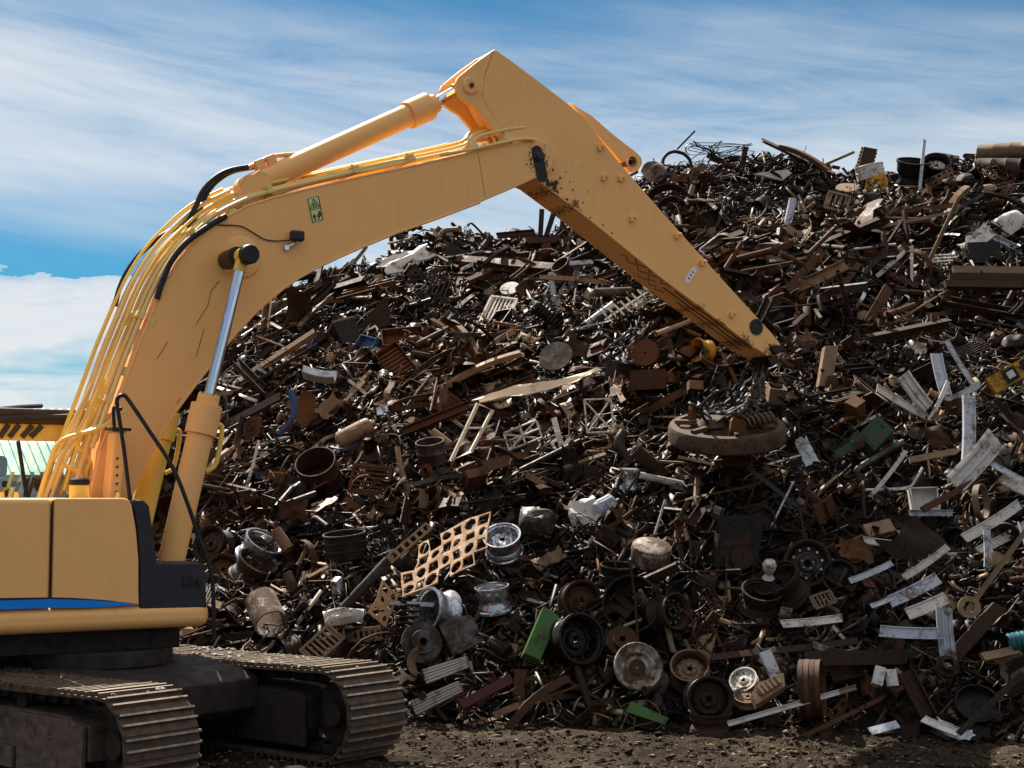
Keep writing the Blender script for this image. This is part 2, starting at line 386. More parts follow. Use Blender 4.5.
# hydraulic pipes along the back of the boom: parallel runs above the top plate
back = near[0:16]
bk = [Vector((p[0], 0, p[1])) for p in (L(x, y, -BW) for x, y in [(60, 512), (84, 500)]+back[1:])]
def offset(path, d):
    out = []
    for i, p in enumerate(path):
        a = path[max(0, i-1)]; b = path[min(len(path)-1, i+1)]; tt = (b-a).normalized(); n = Vector((-tt.z, 0, tt.x)); out.append(p+n*d)
    return out
def run(d, y, i0, i1, r, mat, nm='hydraulic_pipe', tails=()):
    P = [Vector((p.x, y, p.z)) for p in offset(bk, d)[i0:i1]]+[Vector(x) for x in tails]
    return obj(nm, MB().tube(smooth_path(P, 3), r, 8), mat, boom)
for (d, y, i0, i1, r, m_) in [(.08, -.31, 2, 14, .026, M_pipe), (.11, -.21, 1, 15, .026, M_pipe), (.19, -.13, 1, 13, .020, M_gold), (.12, -.06, 1, 16, .026, M_pipe), (.25, .03, 1, 11, .026, M_pipe),
                              (.17, .12, 2, 17, .026, M_pipe), (.31, .20, 2, 11, .018, M_gold), (.22, .28, 1, 16, .026, M_pipe), (.10, .34, 1, 17, .022, M_gold), (.29, .35, 1, 12, .020, M_gold)]:
    run(d, y, i0, i1, r, m_)
# straight pipes on the top of the front half, kinked to the stick joint
for (yl, off, r, m_) in [(-.24, 5, .024, M_pipe), (-.12, 8, .022, M_pipe), (.05, 11, .022, M_gold), (.2, 9, .024, M_pipe)]:
    pts = [(262, 203-off), (300, 190-off), (360, 176-off), (415, 164-off), (462, 153-off), (474, 142-off), (500, 133-off*.6), (520, 129-off*.3)]
    obj('hydraulic_pipe', MB().tube(smooth_path([L3(x+ (-yl*18), y, yl) for x, y in pts], 3), r, 8), m_, boom)
obj('hydraulic_pipe', MB().tube(smooth_path([L3(x, y, -BW-.03) for x, y in [(440, 155), (478, 148), (510, 141), (525, 139), (535, 140)]], 3), .022, 8), M_pipe, boom)
# clamps across the pipes
for i, k in enumerate((3, 5, 8, 11, 13, 14, 15, 16)):
    p = offset(bk, .075)[k]; tt = (bk[min(k+1, len(bk)-1)]-bk[k-1]).normalized(); a = math.atan2(tt.z, tt.x)
    mbc = MB(); mbc.box((p.x, 0, p.z), (.09, .72, .035), Euler((0, -a, 0)).to_matrix())
    for yy in (-.31, -.21, -.06, .12, .28): mbc.box((p.x-math.sin(a)*.045, yy, p.z+math.cos(a)*.045), (.07, .07, .06), Euler((0, -a, 0)).to_matrix())
    for yy in (-.23, .0, .18): mbc.cyl((p.x-math.sin(a)*.05, yy, p.z+math.cos(a)*.05), (p.x-math.sin(a)*.11, yy, p.z+math.cos(a)*.11), .016, 6)
    obj('pipe_clamp', mbc, M_pipe, boom, bevel=.005)
# couplings on the near runs
for (x, y, yl) in ((152, 322, -.33), (148, 330, -.3), (232, 212, -.3), (126, 372, -.3), (241, 205, -.25), (300, 183, -.2), (332, 175, -.2)):
    c = L3(x, y, yl); obj('pipe_coupling', MB().lathe([(0, -.05), (.038, -.05), (.044, -.03), (.044, .03), (.038, .05), (0, .05)], 6, axis='z').xf(Matrix.Translation(c) @ Euler((0, R(25 if x < 200 else 75), 0)).to_matrix().to_4x4()), M_pipe, boom)
# black hoses
obj('hydraulic_hose', MB().tube(smooth_path([L3(x, y, -BW-.02) for x, y in [(157, 299), (161, 285), (171, 262), (184, 245), (200, 232), (214, 223), (226, 216)]], 4), .035, 10), M_black, boom)
for yl, dx in ((-.05, 0), (.06, 5)):
    obj('hydraulic_hose', MB().tube(smooth_path([L3(x+dx, y, yl) for x, y in [(184, 228), (195, 208), (203, 191), (214, 179), (228, 171), (248, 167)]], 4), .034, 10), M_black, boom)
obj('hydraulic_hose', MB().tube(smooth_path([L3(x, y, .28) for x, y in [(115, 306), (119, 290), (127, 272), (140, 254), (156, 240), (172, 230), (186, 222)]], 4), .032, 10), M_black, boom)
# low pipes bending down to the valve block behind the deck panel
for k, pts in enumerate(([(128, 408), (100, 428), (62, 440), (50, 462), (38, 500)], [(118, 418), (86, 432), (66, 448), (54, 474), (44, 500)], [(92, 385), (74, 420), (60, 452), (66, 466), (80, 474), (84, 500)],
                         [(106, 380), (84, 428), (76, 442), (90, 460), (86, 474), (92, 500)], [(114, 376), (92, 420), (70, 452), (58, 478), (50, 502)], [(100, 388), (72, 444), (64, 462), (78, 478), (72, 502)], [(88, 400), (66, 440), (48, 470), (42, 502)])):
    obj('hydraulic_pipe', MB().tube(smooth_path([L3(x, y, -.34+.07*k) for x, y in pts], 4), .024, 8), M_pipe if k % 3 else M_gold, boom)

# --- stick
SW = .25
st = [(495, 49), (512, 61), (540, 82), (570, 105), (585, 118), (600, 138), (625, 169), (650, 198), (680, 232), (715, 271), (745, 304), (770, 331), (780, 343), (781, 350), (776, 356), (768, 356), (755, 348),
      (720, 321), (690, 299), (663, 279), (620, 244), (580, 212), (560, 197), (540, 182), (527, 176), (522, 165), (520, 152), (512, 143), (502, 130), (490, 112), (482, 96), (486, 72)]
sp = [L(x, y, -SW) for x, y in st]
M_stick = paint('stick_paint', YEL, .25, speck=.665, wear=[(*L(772, 352, -SW), .16, 1.0), (*L(745, 345, -SW), .18, .8), (*L(553, 185, -SW), .16, 1.0), (*L(575, 205, -SW), .10, .85), (*L(700, 309, -SW), .10, .6), (*L(720, 326, -SW), .12, .8)])
stick = obj('stick', MB().prism(sp, -SW, SW), M_stick, ex, bevel=.012, ang=25)
lug = [(494.4, 49.4), (476, 62.5), (458, 77.5), (455.5, 84), (457, 91), (461, 98), (468, 103), (475, 107), (481, 113.5), (487, 121), (492, 128), (500, 136), (501, 128), (489.5, 111), (481.5, 95.5), (485.5, 72)]
for s in (-1, 1):
    q = [L(x, y, -SW) for x, y in lug]
    lg = obj('cylinder_lug', MB().prism(q, s*SW, s*(SW-.06)), M_stick, stick, bevel=.006)
    c = L(470, 86, -SW)
    obj('lug_boss', MB().lathe([(0, .045), (.035, .045), (.035, .025), (.065, .04), (.10, .035), (.115, .0)], 20, axis='y').xf(Matrix.Translation((c[0], s*SW, c[1])) @ (Matrix.Scale(-1, 4, (0, 1, 0)) if s < 0 else Matrix())), M_stick, stick)
    obj('lug_pin', MB().cyl((c[0], s*(SW+.03), c[1]), (c[0], s*(SW+.06), c[1]), .03, 10), M_darkmetal, stick)
# top flange, the raised guard on the upper edge, bosses and holes
gd = MB().prism([L(x, y, 0) for x, y in [(568, 103), (590, 116), (613, 136), (634, 152), (640, 158), (641, 164), (637, 171), (628, 172), (600, 140)]], -.04, .12)
obj('stick_guard', gd, M_stick, stick, bevel=.01)
c = L(632, 162, -SW)
obj('guard_eye', MB().lathe([(.03, .0), (.03, .06), (.07, .06), (.075, .0)], 18, axis='y').xf(Matrix.Translation((c[0], -SW-.02, c[1]))), M_stick, stick)
obj('guard_pin', MB().cyl((c[0], -SW-.03, c[1]), (c[0], SW, c[1]), .033, 12), M_darkmetal, stick)
for (x, y) in ((600, 147), (604, 177), (621, 178), (632, 218), (677, 235), (702, 262), (732, 314)):
    p = L(x, y, -SW); hb = MB().cyl((p[0], -SW+.01, p[1]), (p[0], -SW-.03, p[1]), .045, 10).cyl((p[0]+.03, -SW-.03, p[1]+.005), (p[0]+.03, -SW-.06, p[1]+.005), .026, 8)
    hb.box((p[0]-.02, -SW-.03, p[1]-.02), (.05, .03, .07))
    obj('bracket_boss', hb, M_stick, stick, bevel=.004)
p = L(756, 327, -SW)
obj('end_bushing', MB().lathe([(0, .012), (.07, .012), (.075, .018), (.115, .018), (.115, -.02)], 24, axis='y').xf(Matrix.Translation((p[0], -SW, p[1])) @ Matrix.Scale(-1, 4, (0, 1, 0))), M_darkmetal, stick)
pn = L(774, 350, -SW)
obj('tip_pin', MB().cyl((pn[0], -SW-.08, pn[1]), (pn[0], SW+.08, pn[1]), .07, 14).box((pn[0]+.03, 0, pn[1]-.10), (.16, .36, .24), (0, R(-30), 0)), M_darkmetal, stick, bevel=.01)
# lower edge flange (dark greasy line)
fl = MB(); lo = [L(x, y, -SW) for x, y in st[16:26]]
for s in (-1, 1): fl.tube([(q[0], s*(SW+.0), q[1]) for q in lo], .017, 6)
obj('weld_bead', fl, M_stick, stick)
# sticker
s0, s1 = L(687.5, 280.5, -SW-.004), L(694, 270, -SW-.004)
stk = obj('oval_sticker', MB().prism(capsule(s0, s1, .045), -SW-.006, -SW), M_white, stick)
for k_ in (.2, .5, .8):
    cc_ = Vector(s0)*(1-k_)+Vector(s1)*k_; dv_ = (Vector(s1)-Vector(s0)).normalized()*.020; nv_ = Vector((-dv_.y, dv_.x))
    obj('sticker_mark', MB().prism([tuple(cc_+dv_*.5+nv_), tuple(cc_-dv_*.5+nv_), tuple(cc_-dv_*.5-nv_), tuple(cc_+dv_*.5-nv_)], -SW-.0085, -SW-.006), M_red, stk)
lo2 = [Vector((q[0], 0, q[1])) for q in lo]
def along(u):
    n_ = len(lo2)-1; x_ = min(max(u, 0), .9999)*n_; i_ = int(x_); return lo2[i_].lerp(lo2[i_+1], x_-i_)
for (yy, u0, u1, r_) in ((-.16, .0, .27, .012), (-.05, .02, .30, .011), (.07, .0, .22, .009), (-.17, .29, .40, .008), (.10, .27, .36, .006), (-.04, .33, .42, .007)):
    P_ = []
    for k_ in range(26):
        u = u0+(u1-u0)*k_/25; p_ = along(u); w_ = min(1, u*3)
        P_.append((p_.x, yy+(.006 if u0 < .2 else .05)*math.sin(k_*(.6 if u0 < .2 else .8)+yy*20), p_.z-.001))
    obj('grease_streak', MB().tube(P_, r_, 5), M_brown, stick)
for (x, y, r_) in ((548, 184, .05), (556, 193, .045), (566, 200, .03), (580, 211, .022), (573, 190, .014), (560, 178, .015), (553, 170, .017), (590, 218, .018), (561, 188, .012), (583, 203, .012), (570, 182, .010), (612, 233, .012), (603, 225, .014), (566, 172, .009), (588, 192, .009), (548, 162, .010)):
    p_ = L(x, y, -SW); pts_ = [(p_[0]+r_*(1+.5*math.sin(k_*2.3+x))*math.cos(k_*.7), p_[1]+r_*(1+.5*math.cos(k_*1.9+y))*math.sin(k_*.7)) for k_ in range(9)]
    obj('oil_spot', MB().prism(pts_, -SW-.003, -SW+.002), M_darkmetal, stick)

# --- cylinders
def hyd(name, p_base, p_mid, p_end, rb, rr, yl, collar=.03, base_r=None):
    a, m_, e = (Vector(L3(*p, yl)) for p in (p_base, p_mid, p_end)); d = (m_-a).normalized()
    mb = MB().tube([a, m_], rb, 24)
    mb.tube([m_-d*.34, m_-d*.32, m_-d*.02, m_], rb+collar, 24)
    mb.tube([m_, m_+d*.10], rb*.86, 20)
    body = obj(name, mb, M_yel, ex, bevel=.008)
    for k in range(10):
        an = k*math.pi/5; n = d.orthogonal().normalized(); b2 = d.cross(n); q = m_+(n*math.cos(an)+b2*math.sin(an))*(rb*.72)
        if k == 0: bo = MB()
        bo.cyl(q+d*.09, q+d*.125, .016, 6)
    obj('head_bolt', bo, M_gold, body)
    obj('piston_rod', MB().tube([m_+d*.02, e], rr, 20), M_chrome, body)
    obj('rod_eye', MB().cyl(e+V_loc*.10, e-V_loc*.10, rr*1.55, 20).tube([e-d*rr*3.0, e-d*rr], rr*1.18, 16), M_gold, body, bevel=.006)
    obj('base_eye', MB().cyl(a+V_loc*.13-d*.06, a-V_loc*.13-d*.06, rb*.98, 20), M_yel, body, bevel=.006)
    return body, a, m_, e, d
V_loc = Vector((0, 1, 0))
for s in (-1, 1):
    yl = s*.76
    if s < 0: bc, a, m_, e, d = hyd('boom_cylinder', (170, 566), (207, 405), (243, 256), .145, .062, yl)
    else:
        A, Mm, E = (L(*p, -.76) for p in ((170, 566), (207, 405), (243, 256)))
        mb = MB(); a, m_, e = Vector((A[0], yl, A[1])), Vector((Mm[0], yl, Mm[1])), Vector((E[0], yl, E[1])); d = (m_-a).normalized()
        mb.tube([a, m_], .145, 24).tube([m_-d*.34, m_], .175, 24); bc = obj('boom_cylinder', mb, M_gold, ex, bevel=.008)
        obj('piston_rod', MB().tube([m_, e], .062, 20), M_chrome, bc)
    # rod end cap and pin
    obj('pin_cap', MB().lathe([(0, .07), (.10, .07), (.115, .05), (.115, -.06), (0, -.06)], 10, axis='y').xf(Matrix.Translation((e.x+.02, s*(.76+.13), e.z)) @ (Matrix.Scale(-1, 4, (0, 1, 0)) if s < 0 else Matrix())), M_black, bc)
    obj('rod_bushing', MB().lathe([(.0, .18), (.11, .18), (.11, -.18), (0, -.18)], 18, axis='y').xf(Matrix.Translation((e.x-.05, s*.54, e.z))), M_darkmetal, bc)
    n = Vector((-d.z, 0, d.x))
    hp = [m_-n*.17-d*.18, m_-n*.23-d*.22, m_-n*.25-d*.6, m_-n*.16-d*.72]
    obj('side_pipe', MB().tube(smooth_path(hp, 4), .028, 8), M_gold, bc)
ac, a, m_, e, d = hyd('arm_cylinder', (252, 186), (429, 106), (466, 85), .145, .07, 0.0, .035)
top_n = Vector((-d.z, 0, d.x))
obj('mount_bracket', MB().prism([L(x, y, -.17) for x, y in [(225, 214), (250, 176), (259, 170), (268, 174), (272, 190), (290, 196)]], -.19, -.13).prism([L(x, y, -.17) for x, y in [(225, 214), (250, 176), (259, 170), (268, 174), (272, 190), (290, 196)]], .13, .19), M_yel, ac, bevel=.006)
obj('feed_pipe', MB().tube(smooth_path([L3(x, y, 0) for x, y in [(247, 168), (258, 163), (268, 158), (280, 155.5), (300, 154)]], 4), .03, 8), M_yel, ac)
obj('feed_block', MB().box(L3(271, 163, 0), (.12, .14, .18), (0, R(-25), 0)).box(L3(259, 165, 0), (.12, .12, .12), (0, R(-25), 0)), M_yel, ac, bevel=.01)

# --- house (all x, z local; near side at y = -1.5)
HY = -1.5
def hb(px): return L(px, 550, HY)[0]
xf_, xs, xc = hb(212), hb(52), hb(140)
zt, zb, zr, zr0 = 2.69, 1.63, 1.60, 1.30
deck = MB().box(((-3.3+xf_)/2, 0, (zr+zr0)/2+.02), (xf_+3.3, 3.0, zr-zr0-.04))
dk = obj('deck_rail', deck, M_yel, ex, bevel=.11, seg=4)
obj('deck_frame', MB().box((-1.0, 0, 1.22), (4.2, 2.3, .22)).cyl((.2, .2, .90), (.2, .2, 1.16), .78, 32), M_dirt2, ex)
def panel(x0, x1, z0, z1, name, m_, yi=-.55, bev=.06):
    return obj(name, MB().box(((x0+x1)/2, (HY+yi)/2, (z0+z1)/2), (x1-x0, yi-HY, z1-z0)), m_, ex, bevel=bev, seg=4)
panel(-3.2, xs-.008, zb, zt, 'engine_door', M_yel, -.45)
# front tank panel: rounded upper front corner in side view
r_ = .10; prof = [(xs+.008, zb), (xc-.02, zb), (xc-.02, zb+.55)]
for px, py in ((139, 590), (139, 560), (136.5, 530), (134, 515), (132, 505), (129, 499.5), (124, 498)): prof.append(L(px, py, HY))
prof = [(xs+.008, zb), L(139.5, 606, HY)]+prof[3:]+[(xs+.008, zt)]
obj('tank_panel', MB().prism(prof, HY, -.45), M_yel, ex, bevel=.025, seg=3)
obj('toolbox', MB().prism([L(x, y, HY) for x, y in [(140, 609), (140.5, 570), (138, 530), (135, 512), (132, 500), (144, 500), (150, 506), (157, 558), (158.5, 563), (203, 563), (206, 568), (207.5, 608)]], HY+.015, -.45), M_charcoal, ex, bevel=.02, seg=3)
c = L(199, 582, HY); obj('toolbox_latch', MB().box((c[0], HY+.005, c[1]), (.05, .03, .07)).box((c[0]-.12, HY+.008, c[1]+.02), (.10, .02, .10)), M_black, ex, bevel=.004)
# stripe: thin navy line over a blue blade
def yb(pts, y): return [L(a, b, y) for a, b in pts]
sy = HY-.003
obj('blue_stripe', MB().prism(yb([(-40, 601), (0, 600.5), (52, 599), (90, 600), (120, 602), (138, 604.5), (120, 606), (90, 607.5), (52, 608), (0, 609.5), (-40, 610)], sy), sy, sy+.006), M_blue, ex)
obj('dark_stripe', MB().prism(yb([(-40, 598.5), (0, 598), (52, 597.3), (75, 598), (105, 600), (138, 604), (138, 604.6), (120, 602.1), (90, 600.1), (52, 599.1), (0, 600.6), (-40, 601.1)], sy), sy, sy+.006), M_navy, ex)
obj('panel_seam', MB().box((xs, HY+.03, (zb+zt)/2), (.008, .05, zt-zb-.05)), M_brown, ex)
# engine hood and counterweight at the back, left pod
obj('engine_hood', MB().box((-2.5, .4, 2.2), (1.5, 1.7, 1.1)), M_yel, ex, bevel=.06)
cw = [(-3.3, -1.5), (-3.3, 1.5), (-3.75, 1.25), (-3.95, .6), (-3.95, -.6), (-3.75, -1.25)]
obj('counterweight', MB().prism(cw, 1.2, 2.65, 'z'), M_charcoal, ex, bevel=.08, seg=3)
# small fittings on the deck top
def deckobj(name, mb, m_, **k): return obj(name, mb, m_, ex, **k)
c = L(79, 497, -1.15)
fn = deckobj('filler_neck', MB().lathe([(0, 0), (.10, 0), (.10, .14), (.085, .15), (0, .15)], 18).xf(Matrix.Translation((c[0], -1.15, 2.68))), M_gold)
obj('filler_cap', MB().lathe([(0, .15), (.105, .15), (.105, .20), (.09, .215), (0, .215)], 18).xf(Matrix.Translation((c[0], -1.15, 2.68))), M_black, fn)
for px in (-10, 2, 16, 118):
    c = L(px, 497, -1.2); deckobj('lifting_eye', MB().cyl((c[0], -1.2, 2.66), (c[0], -1.2, 2.75), .03, 10, .018), M_gold)
c0, c1 = L(100, 500, -.62), L(122, 500, -.62); ct = L(110, 431, -.62)[1]
cc = deckobj('filter_column', MB().box(((c0[0]+c1[0])/2+.02, -.62, (2.3+ct)/2), (c1[0]-c0[0]-.08, .26, ct-2.3), (0, R(4), 0)), M_yel, bevel=.04)
obj('column_lid', MB().box(((c0[0]+c1[0])/2+.06, -.62, ct+.02), (c1[0]-c0[0]-.02, .30, .03), (0, R(4), 0)), M_darkmetal, cc, bevel=.008)
bl = MB()
for k in range(6): bl.cyl(((c0[0]+c1[0])/2+.02, -.76, ct-.3-.09*k), ((c0[0]+c1[0])/2+.02, -.77, ct-.3-.09*k), .014, 6)
obj('column_bolt', bl, M_darkmetal, cc)
deckobj('hand_rail', MB().tube(smooth_path([L3(130, 500, -1.2), L3(124, 450, -1.2), L3(117.5, 407, -1.2), L3(117, 400, -1.2), L3(119.5, 396, -1.2), L3(123, 395.5, -1.2), L3(127, 398, -1.22), L3(150, 432, -1.3), L3(176, 474, -1.38), L3(200, 540, -1.46), L3(212, 578, -1.49), L3(214, 640, -1.49)], 4), .022, 8), M_black)
deckobj('hand_rail', MB().tube(smooth_path([L3(114.5, 430, -1.0), L3(113.5, 412, -1.0), L3(115, 407, -1.02), L3(121, 409, -1.15)], 4), .02, 8), M_black)
# boom foot brackets
fp = L(100, 520, -BW)
for s in (-1, 1):
    deckobj('boom_bracket', MB().prism([(fp[0]-.55, 1.55), (fp[0]+.75, 1.55), (fp[0]+.3, 2.5), (fp[0]+.1, 2.62), (fp[0]-.15, 2.5)], s*(BW+.03), s*(BW+.11)), M_yel, bevel=.02)
# --- cab on the far side
CY0, CY1 = .50, 1.45
rz = L(40, 424, CY0)[1]; rt = L(40, 409, CY0)[1]; x1c = L(112, 470, CY0)[0]; x0c = L(-70, 470, CY0)[0]
cab = obj('cab', MB().box(((x0c+x1c)/2, (CY0+CY1)/2, 1.95), (x1c-x0c, CY1-CY0, .70)), M_yel, ex, bevel=.05)
zw0 = 2.32; zw1 = L(40, 441, CY0)[1]
fr = MB()
for xx in (x0c+.05, L(-20, 470, CY0)[0], x1c-.06):
    for yy in (CY0+.04, CY1-.04): obj('cab_pillar', MB().box((xx, yy, (2.3+rz)/2), (.09, .08, rz-2.3)), M_charcoal, cab, bevel=.015)
for yy, hh in ((CY0+.03, zw1), (CY1-.03, zw1+.10)):
    obj('cab_header', MB().box(((x0c+x1c)/2, yy, (hh+rz)/2), (x1c-x0c, .06, rz-hh)), M_gold, cab, bevel=.01)
for k, px in enumerate((-12, 4, 14, 27, 36)):
    c = L(px, 430, CY0); obj('reflected_stripe', MB().box((c[0], CY0-.012, (zw1+rz)/2+.01), (.06, .02, (rz-zw1)*.9), (0, R(28+4*k), 0)), M_brown, cab)  # brown strips standing in for dark stripes reflected on the header
obj('cab_roof', MB().prism([(x0c-.1, rz), (x1c-.05, rz), (x1c+.12, rz+.03), (x1c+.1, (rz+rt)/2+.03), (x1c-.3, rt-.0), (x0c+.5, rt), (x0c-.08, rt-.05)], CY0-.08, CY1+.08), M_brown, cab, bevel=.03, seg=3)
obj('roof_rail', MB().tube([L3(-30, 419.5, CY0-.1), L3(40, 417, CY0-.1), L3(78, 416, CY0-.1)], .03, 8).tube(smooth_path([L3(-10, 410, CY0), L3(20, 407, CY0+.1), L3(42, 406, CY0+.2)], 3), .025, 6), M_charcoal, cab)
obj('window_glass', MB().box(((x0c+x1c)/2, CY0+.03, (zw0+zw1)/2), (x1c-x0c-.1, .008, zw1-zw0)), M_glass, cab)
obj('window_glass', MB().box(((x0c+x1c)/2, CY1-.03, (zw0+zw1)/2), (x1c-x0c-.1, .008, zw1-zw0)), M_glass, cab)
obj('window_bar', MB().tube([L3(18, 441, CY0+.02), L3(27, 497, CY0+.02)], .022, 6), M_charcoal, cab)
c = L(-2, 470, 1.0)
obj('seat', MB().box((c[0], .98, c[1]+.04), (.16, .30, .24)).box((c[0]-.02, .98, c[1]-.42), (.2, .5, .62)), M_seat, cab, bevel=.06, seg=3)
c = L(36, 492, 1.0); obj('control_console', MB().box((c[0], 1.0, c[1]-.1), (.35, .3, .5), (0, R(12), 0)), M_charcoal, cab, bevel=.05)

# --- undercarriage
Wd = Vector((.64, .768, 0)); Dd = Vector((.768, -.64, 0)); TA = math.atan2(Dd.y, Dd.x)
HL, TR = 2.75, .50
shoe = MB(); shoe.box((0, 0, 0), (.20, .80, .026))
for xx in (-.085, .012): shoe.prism([(xx-.016, .01), (xx+.016, .01), (xx+.010, .052), (xx-.010, .052)], -.40, .40)
shoe.box((.095, 0, -.008), (.03, .78, .02))
SH = mesh('track_shoe', shoe); SH.materials.append(M_shoe); SH.materials.append(M_worn)
for p in SH.polygons:
    if p.center.z > .045: p.material_index = 1
linkm = MB()
for s in (-1, 1):
    linkm.prism([(-.11, -.03), (-.13, -.10), (-.05, -.12), (.05, -.12), (.11, -.10), (.09, -.03)], s*.10, s*.16)
linkm.cyl((-.10, -.2, -.075), (-.10, .2, -.075), .035, 8)
LK = mesh('chain_link', linkm); LK.materials.append(M_dirt2)
def track_world(front, side=None):
    side = side or M_dirt  # front: ground point of the outermost front of the shoe run, centre of its width
    root = empty('track', (0, 0, 0), 0, ex)
    ctr = Vector((*front, 0))-Dd*HL
    loc = ex.matrix_basis.inverted() @ ctr if False else Matrix.Rotation(-AL, 3, 'Z') @ (ctr-C0)
    root.location = loc; root.rotation_euler = (0, 0, TA-AL)
    cxl = HL-TR; rr = TR-.06
    peri = 4*cxl+2*math.pi*rr; n = round(peri/.205); mud = 0
    for i in range(n):
        s_ = peri*i/n
        if s_ < 2*cxl: x, z, a = -cxl+s_, TR+rr - .035*math.sin(math.pi*s_/(2*cxl))**1, 0
        elif s_ < 2*cxl+math.pi*rr: th = (s_-2*cxl)/rr; x, z, a = cxl+rr*math.sin(th), TR+rr*math.cos(th), th
        elif s_ < 4*cxl+math.pi*rr: x, z, a = cxl-(s_-2*cxl-math.pi*rr), TR-rr, math.pi
        else: th = (s_-4*cxl-math.pi*rr)/rr; x, z, a = -cxl-rr*math.sin(th), TR-rr*math.cos(th), math.pi+th
        o = bpy.data.objects.new('track_shoe', SH); COL.objects.link(o); o.parent = root; o.location = (x, 0, z); o.rotation_euler = (random.uniform(-.008, .008), a+random.uniform(-.02, .02), 0)
        o = bpy.data.objects.new('chain_link', LK); COL.objects.link(o); o.parent = root; o.location = (x, 0, z); o.rotation_euler = (0, a, 0)
    fr = MB().prism([(-cxl+.3, .34), (cxl-.25, .34), (cxl-.25, .66), (cxl-.7, .72), (-cxl+.6, .72), (-cxl+.3, .62)], -.27, .27)
    fr.box((-.2, -.29, .62), (.5, .08, .06)); fr.box((.9, -.285, .5), (.02, .05, .36)); fr.box((-.5, -.285, .5), (.02, .05, .36))
    obj('track_frame', fr, side, root, bevel=.02)
    obj('track_guard', MB().prism([(.95, .16), (2.0, .16), (2.0, .66), (1.8, .70), (.95, .70)], -.345, -.30).box((1.5, -.35, .52), (.10, .02, .03)).box((.3, -.33, .28), (1.2, .05, .2)).box((-.6, -.33, .5), (1.0, .05, .36)), side, root, bevel=.012)
    for xx in np.linspace(-1.7, 1.6, 8): obj('track_roller', MB().lathe([(0, -.24), (.08, -.24), (.11, -.2), (.11, -.12), (.085, -.10), (.085, .10), (.11, .12), (.11, .2), (.08, .24), (0, .24)], 16, axis='y').xf(Matrix.Translation((xx, 0, .24))), M_dirt2, root)
    for xx in (-.8, .8): obj('carrier_roller', MB().lathe([(0, -.2), (.08, -.2), (.08, .2), (0, .2)], 14, axis='y').xf(Matrix.Translation((xx, 0, .78))), M_dirt2, root)
    obj('idler_wheel', MB().lathe([(0, -.2), (.12, -.2), (.14, -.12), (.32, -.10), (.34, -.06), (.34, .06), (.32, .10), (.14, .12), (.12, .2), (0, .2)], 28, axis='y').xf(Matrix.Translation((cxl, 0, TR))), M_dirt2, root)
    sp_ = MB().lathe([(0, -.25), (.22, -.25), (.24, -.1), (.33, -.05), (.33, .05), (.24, .1), (.22, .25), (0, .25)], 28, axis='y').xf(Matrix.Translation((-cxl, 0, TR)))
    obj('drive_sprocket', sp_, M_dirt2, root)
    # lumps of mud lying on the top run
    md = MB()
    for k in range(170):
        x = random.uniform(-cxl, cxl+.15); y = random.uniform(-.38, .38); r = random.uniform(.008, .03)
        b0 = len(md.v); md.lathe([(0, -.5), (.8, -.35), (1, .1), (.6, .6), (0, .75)], 6)
        md.v[b0:] = [(x+q[0]*r*1.5*(1+.3*math.sin(q[1]*5+k)), y+q[1]*r*1.3, 2*TR-.045+r*.3+q[2]*r) for q in md.v[b0:]]
    mo = obj('caked_mud', md, M_shoe, root); mo['kind'] = 'stuff'
    return root
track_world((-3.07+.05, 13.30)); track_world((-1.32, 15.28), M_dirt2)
mid = (Vector((-3.07, 13.3, 0))+Vector((-1.4, 15.28, 0)))/2-Dd*HL
cb = MB().box((0, 0, .76), (1.2, 1.5, .40)); cb.cyl((0, 0, .95), (0, 0, 1.12), .74, 32)
for sx_ in (-1, 1): cb.prism([(sx_*.3, .45), (sx_*1.2, .40), (sx_*1.32, .50), (sx_*1.32, .80), (sx_*1.18, .90), (sx_*.3, .985)], -1.04, 1.04)
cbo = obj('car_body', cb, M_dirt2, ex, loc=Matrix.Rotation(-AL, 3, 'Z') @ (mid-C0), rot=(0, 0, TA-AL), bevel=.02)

# ------------------------------------------------------------------ shed behind the cab
M_shed = plain('shed_sheet', (.50, .55, .52), .5, var=.12, scale=2)
M_shedw = plain('shed_wall', (.55, .60, .55), .6, var=.15, scale=.8)
sh = empty('shed', (-15.5, 44, 0), R(28))
tag(sh, 'pale green corrugated shed seen through the cab window', 'shed')
obj('wall', MB().box((0, 0, 1.7), (14, 8, 3.4)), M_shedw, sh)
rp = MB()
for k in range(56):
    x = -7.1+k*.256; rp.prism([(-4.3, 3.32), (0, 5.3), (0, 5.36), (-4.3, 3.38)], x, x+.10, 'x').prism([(-4.3, 3.27), (0, 5.25), (0, 5.28), (-4.3, 3.30)], x+.10, x+.256, 'x')
rp.prism([(4.3, 3.3), (0, 5.3), (0, 5.25), (4.3, 3.25)], -7.1, 7.2, 'x')
obj('roof', rp, M_shed, sh)
